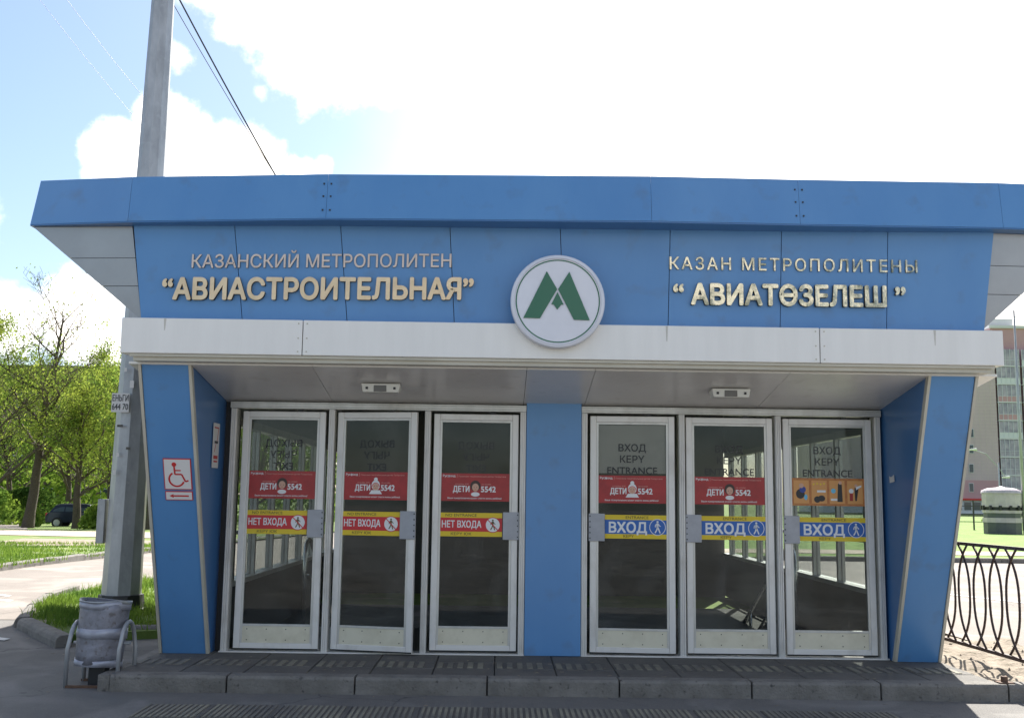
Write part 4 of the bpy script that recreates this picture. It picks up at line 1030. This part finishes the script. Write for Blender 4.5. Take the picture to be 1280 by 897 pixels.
make_tree('spring_tree', TB(240,62), 10, (0,0,1), 14, leaf_g, 7000, 4.6, 'tree hidden by the left pier, glimpsed through the glass', 52, r0=.25, start=.16)
make_tree('spring_tree', TB(320,66), 10, (0,0,1), 14, leaf_g, 7000, 4.6, 'tree glimpsed through the leftmost door', 63, r0=.25, start=.16)
# far wood behind
rnd = random.Random(77); mb = MB()
for i in range(26000):
    x = rnd.uniform(-75,-14); z0 = -1; top = 7.2+1.3*math.sin(x*.5)+.8*math.sin(x*1.7)
    z = z0+rnd.random()**.9*(top+1); y = 84+rnd.gauss(0,2.5)+2*math.sin(x*1.1+z)
    s_ = rnd.uniform(.12,.34); u = Vector((rnd.gauss(0,1),rnd.gauss(0,1),rnd.gauss(0,1))).normalized(); w_ = u.orthogonal().normalized(); c = Vector((x,y,z))
    mb.add([c-u*s_, c+w_*s_*.6, c+u*s_, c-w_*s_*.6], [(0,1,2,3)])
struct(mb.build('far_wood', leaf_g), 'stuff', 'far wood closing the view behind the trees at left')
def bush(base, w_, h_, dp, n, m, label, seed, grp='bushes under the trees at left'):
    rnd = random.Random(seed); mb = MB()
    for i in range(n):
        a = rnd.uniform(0,6.28); e = rnd.random(); r = e**.5; rr = .75+.25*math.sin(a*3+seed)+.1*rnd.random()
        z = h_*(1-(1-rnd.random())**1.6); q = math.sqrt(max(0,1-(z/h_)**2))*rr
        c = Vector((w_*r*q*math.cos(a), dp*r*q*math.sin(a), z)); s_ = rnd.uniform(.07,.16)
        u = Vector((rnd.gauss(0,1),rnd.gauss(0,1),rnd.gauss(0,1))).normalized(); v = u.orthogonal().normalized()
        mb.add([c-u*s_, c+v*s_*.6, c+u*s_, c-v*s_*.6], [(0,1,2,3)])
    o = mb.build('bush', m); o.location = base; return tag(o, label, 'bush', grp)
bush(TB(124,49), 1.0,1.4,1.0, 2000, leaf_g, 'rounded green bush in front of the dark car, left of the mast', 3)
bush(TB(42,54), .7,1.4,.7, 1100, leaf_g, 'bush right of the leaning dark trunk', 4)
bush(TB(-8,58), 2.4,2.4,1.4, 2600, leaf_g, 'dark bush at the far left edge', 5)
bush(TB(152,56), 2.2,1.9,1.4, 2600, leaf_g, 'dark bush behind the mast', 6)
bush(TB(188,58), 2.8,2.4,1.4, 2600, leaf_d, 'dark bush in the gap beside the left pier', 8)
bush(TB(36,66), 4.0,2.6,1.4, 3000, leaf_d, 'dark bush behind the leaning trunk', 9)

# dark car under the trees
cr_ = TB(106,58); car = thing('parked_car', 'dark blue hatchback parked under the trees at left', 'car', cr_, R(4))
prof = [(-2.05,.32),(-2.1,.62),(-2.0,.88),(-1.85,.98),(-1.5,1.42),(-1.2,1.5),(.3,1.5),(.62,1.42),(1.15,1.0),(1.85,.9),(2.08,.7),(2.1,.34)]
mb = MB(); n = len(prof); V = []
for yy, sc in ((-.85,.0),(-.80,.0),(.80,.0),(.85,0)):
    for x, z in prof:
        inset = .16 if z > 1.2 else (.03 if z > .95 else 0); s_ = 1 if yy > 0 else -1
        V.append((x, yy - s_*inset, z))
Fq = []
for k in range(3): Fq += [(k*n+i, k*n+(i+1)%n, (k+1)*n+(i+1)%n, (k+1)*n+i) for i in range(n)]
Fq += [tuple(range(n))[::-1], tuple(range(3*n, 4*n))]
mb.add(V, Fq); mb.build('body', carp, car, bevel=.03)
for pts in ([(-1.42,1.36),(-.95,1.42),(-.95,1.02),(-1.66,1.0)], [(-.88,1.42),(.0,1.43),(.0,1.02),(-.88,1.02)], [(.07,1.43),(.3,1.42),(.85,1.04),(.07,1.02)]):
    mb = MB(); mb.prism([(x, -.83+(.14 if z > 1.2 else .0), z) for x, z in pts], (0,.02,0)); mb.build('window', wing, car)
for x in (-1.35, 1.3):
    mb = MB(); mb.tube([(x,-.88,.32),(x,-.66,.32)], .32, 20); w_ = mb.build('wheel', tyre, car); mb = MB(); mb.tube([(x,-.9,.32),(x,-.87,.32)], .2, 16); mb.build('rim', chrome, w_)
    mb = MB(); mb.tube([(x,.66,.32),(x,.88,.32)], .32, 20); mb.build('wheel', tyre, car)
MB().box(-2.08,-1.98,-.82,-.5,.72,.9).build('tail_light', red2, car); MB().box(1.95,2.06,-.8,-.5,.62,.76).build('headlight', prw, car)

# low building behind the trees
bk = thing('brown_building', 'long brown flat-roofed building showing its roofline above the trees', 'building', (-48,96,-1.1))
bx(-24,13.4,0,12,0,14.6).build('wall', brownb, bk); bx(-24.3,13.7,-.3,12.3,14.6,15.1).build('roof', dark, bk)
for fl in range(4):
    for i in range(12):
        x = -22+i*3.0; f_ = bx(x,x+1.5,-.06,.0,1.2+fl*3.2,2.8+fl*3.2).build('window', bframe, bk); bx(x+.1,x+1.4,-.08,-.06,1.3+fl*3.2,2.7+fl*3.2).build('pane', wing, f_)

# ---------------------------------------------------------------- right background
Y0 = 165
def RW(px, py): return W(px, py, Y0)
bl_ = RW(1250, 600).x; bz0_ = -.5; zt__ = RW(1262,409).z; fh = (RW(1262,438).z-bz0_)/9.0
ap = thing('apartment_block', 'beige and pink nine-storey block with a column of glazed balconies at right', 'building', (bl_, Y0, bz0_))
zP = RW(1240,460).z-bz0_; zQ = RW(1240,600).z-bz0_; zR = RW(1240,623).z-bz0_; H = zt__-bz0_
bx(-30,0,-.0,14,zQ,zP).build('wall', beige, ap); bx(-30,0,.02,14,zP,H-1).build('upper_wall', pink, ap); bx(-30,0,-.03,14,zR,zQ).build('lower_wall', pink, ap); bx(-30,0,.1,14,0,zR).build('shopfront', bframe, ap)
bx(-30,0.2,-.5,.0,zR-.3,zR).build('shop_sign_band', red2, ap)
bx(0,9,1.2,14,0,H).build('bay_wall', pink, ap); bx(-.2,9.2,.9,14,H,H+.5).build('parapet', pale, ap); bx(-30.2,-.3,-.2,14,H-1,H-.6).build('parapet', pale, ap)
bx(.5,5,3,9,H+.5,H+2).build('roof_hut', pale, ap)
mb = MB()   # cladding joints on the blank wall
for k in range(int((zP-zQ)/.6)): mb.box(-30,0,-.02,-.003,zQ+k*.6,zQ+k*.6+.04)
for k in range(30): mb.box(-30+k,-29.96+k,-.02,-.003,zQ,zP)
mb.build('cladding_joints', taupe, ap)
for py in (541,561,585,609):
    p = RW(1214, py); x = p.x-bl_; z = p.z-bz0_
    f_ = bx(x-.4,x+.4,-.08,-.03,z-.75,z+.75).build('window', bframe, ap); bx(x-.32,x+.32,-.12,-.08,z-.67,z+.67).build('pane', wing, f_)
for i in range(6):
    f_ = bx(-9.5+i*1.6,-8.1+i*1.6,.04,.1,.6,zR-.5).build('shop_window', bframe, ap); bx(-9.4+i*1.6,-8.2+i*1.6,.0,.04,.7,zR-.6).build('pane', wing, f_)
for fl in range(1, 10):
    z = (fl-1)*fh+.4
    for bay in range(2):
        x = .3+bay*4.4
        b_ = bx(x,x+4,.0,1.2,z-.12,z+.12).build('balcony_slab', pale, ap)
        bx(x+.05,x+3.95,.03,.08,z+.12,z+1.0).build('balcony_front', random.choice([bglass,bframe,pink,bglass]), b_)
        bx(x+.05,x+3.95,.05,.09,z+1.06,z+fh-.2).build('balcony_pane', bglass, b_)
        mb = MB()
        for k in range(6): mb.box(x+k*.78,x+k*.78+.07,-.02,.03,z+.12,z+fh-.12)
        mb.box(x,x+4,-.03,.03,z+1.0,z+1.06); mb.build('balcony_frame', bframe, b_)
# silver kiosk on the lawn
kp = T(1254,669); kd = math.hypot(kp.x, kp.y+9.7); kr = .43*48*kd/F; kh = 52*kd/F
ks = thing('round_kiosk', 'round silver kiosk with domed top on the lawn beyond the road', 'kiosk', kp)
ks.location.z = zg(kp.x,kp.y)+.1
def kband(z0, z1, r, m, name): return MB().lathe([(0,z0*kh),(r*kr,z0*kh),(r*kr,z1*kh),(0,z1*kh)], 12).build(name, m, ks)
kband(0,.24,.97,kgrey,'dark_base'); kband(.24,.34,1.0,silver,'lower_band'); kband(.34,.44,.95,kgrey,'window_band'); kband(.44,.50,1.0,silver,'rail_band'); kband(.50,.57,.95,dark,'slot_band'); kband(.57,.86,1.0,silver,'upper_body')
MB().lathe([(1.03*kr,.86*kh),(1.0*kr,.92*kh),(.7*kr,.965*kh),(.2*kr,.985*kh),(.05*kr,1.01*kh),(0,1.01*kh)], 24).build('dome', silver, ks, smooth=True)
for i in range(12):
    a = 2*math.pi*i/12; c_ = (math.cos(a)*kr*1.0, math.sin(a)*kr*1.0)
    MB().box(c_[0]-.06,c_[0]+.06,c_[1]-.06,c_[1]+.06,.50*kh,.60*kh).build('bracket', dark, ks)
# low fence behind the kiosk
lf = T(1214,664); lf2 = thing('low_fence', 'low dark railing in front of the shops behind the lawn', 'fence', (lf.x-3,lf.y,zg(lf.x,lf.y)+.1))
for z in (.5,1.0,1.5): bx(0,16,-.02,.02,z,z+.05).build('rail', dark, lf2)
for i in range(11): bx(i*1.6-.04,i*1.6+.04,-.04,.04,0,1.9).build('post', dark, lf2)
# street lamps
def slamp(px, Yd, h, arms, label):
    p = W(px, 620, Yd); b0 = Vector((p.x, Yd, zg(p.x,Yd)))
    t = thing('street_lamp', label, 'street lamp', b0, 0, 'street lamps at right')
    MB().tube([(0,0,0),(0,0,h*.5),(0,0,h)], [.09,.07,.05], 8).build('pole', galv, t, smooth=True)
    for dx, dz_2 in arms:
        MB().tube([(0,0,h-.4),(dx*.5,0,h+dz_2*.7),(dx,0,h+dz_2)], .035, 6).build('arm', galv, t); MB().tube([(dx-.35,0,h+dz_2),(dx+.25,0,h+dz_2+.06)], [.05,.11], 8).build('lamp_head', lampw, t)
slamp(1250, 75, 5.2, ((-2.0,1.0),(.6,-1.2)), 'grey street lamp with arm rising behind the silver kiosk')
slamp(1279, 48, 12.6, ((2.5,.5),), 'tall grey street lamp at the right picture edge')
bush(T(1240,655), .9,.9,.8, 900, leaf_g, 'small green bush beside the silver kiosk', 12, None)
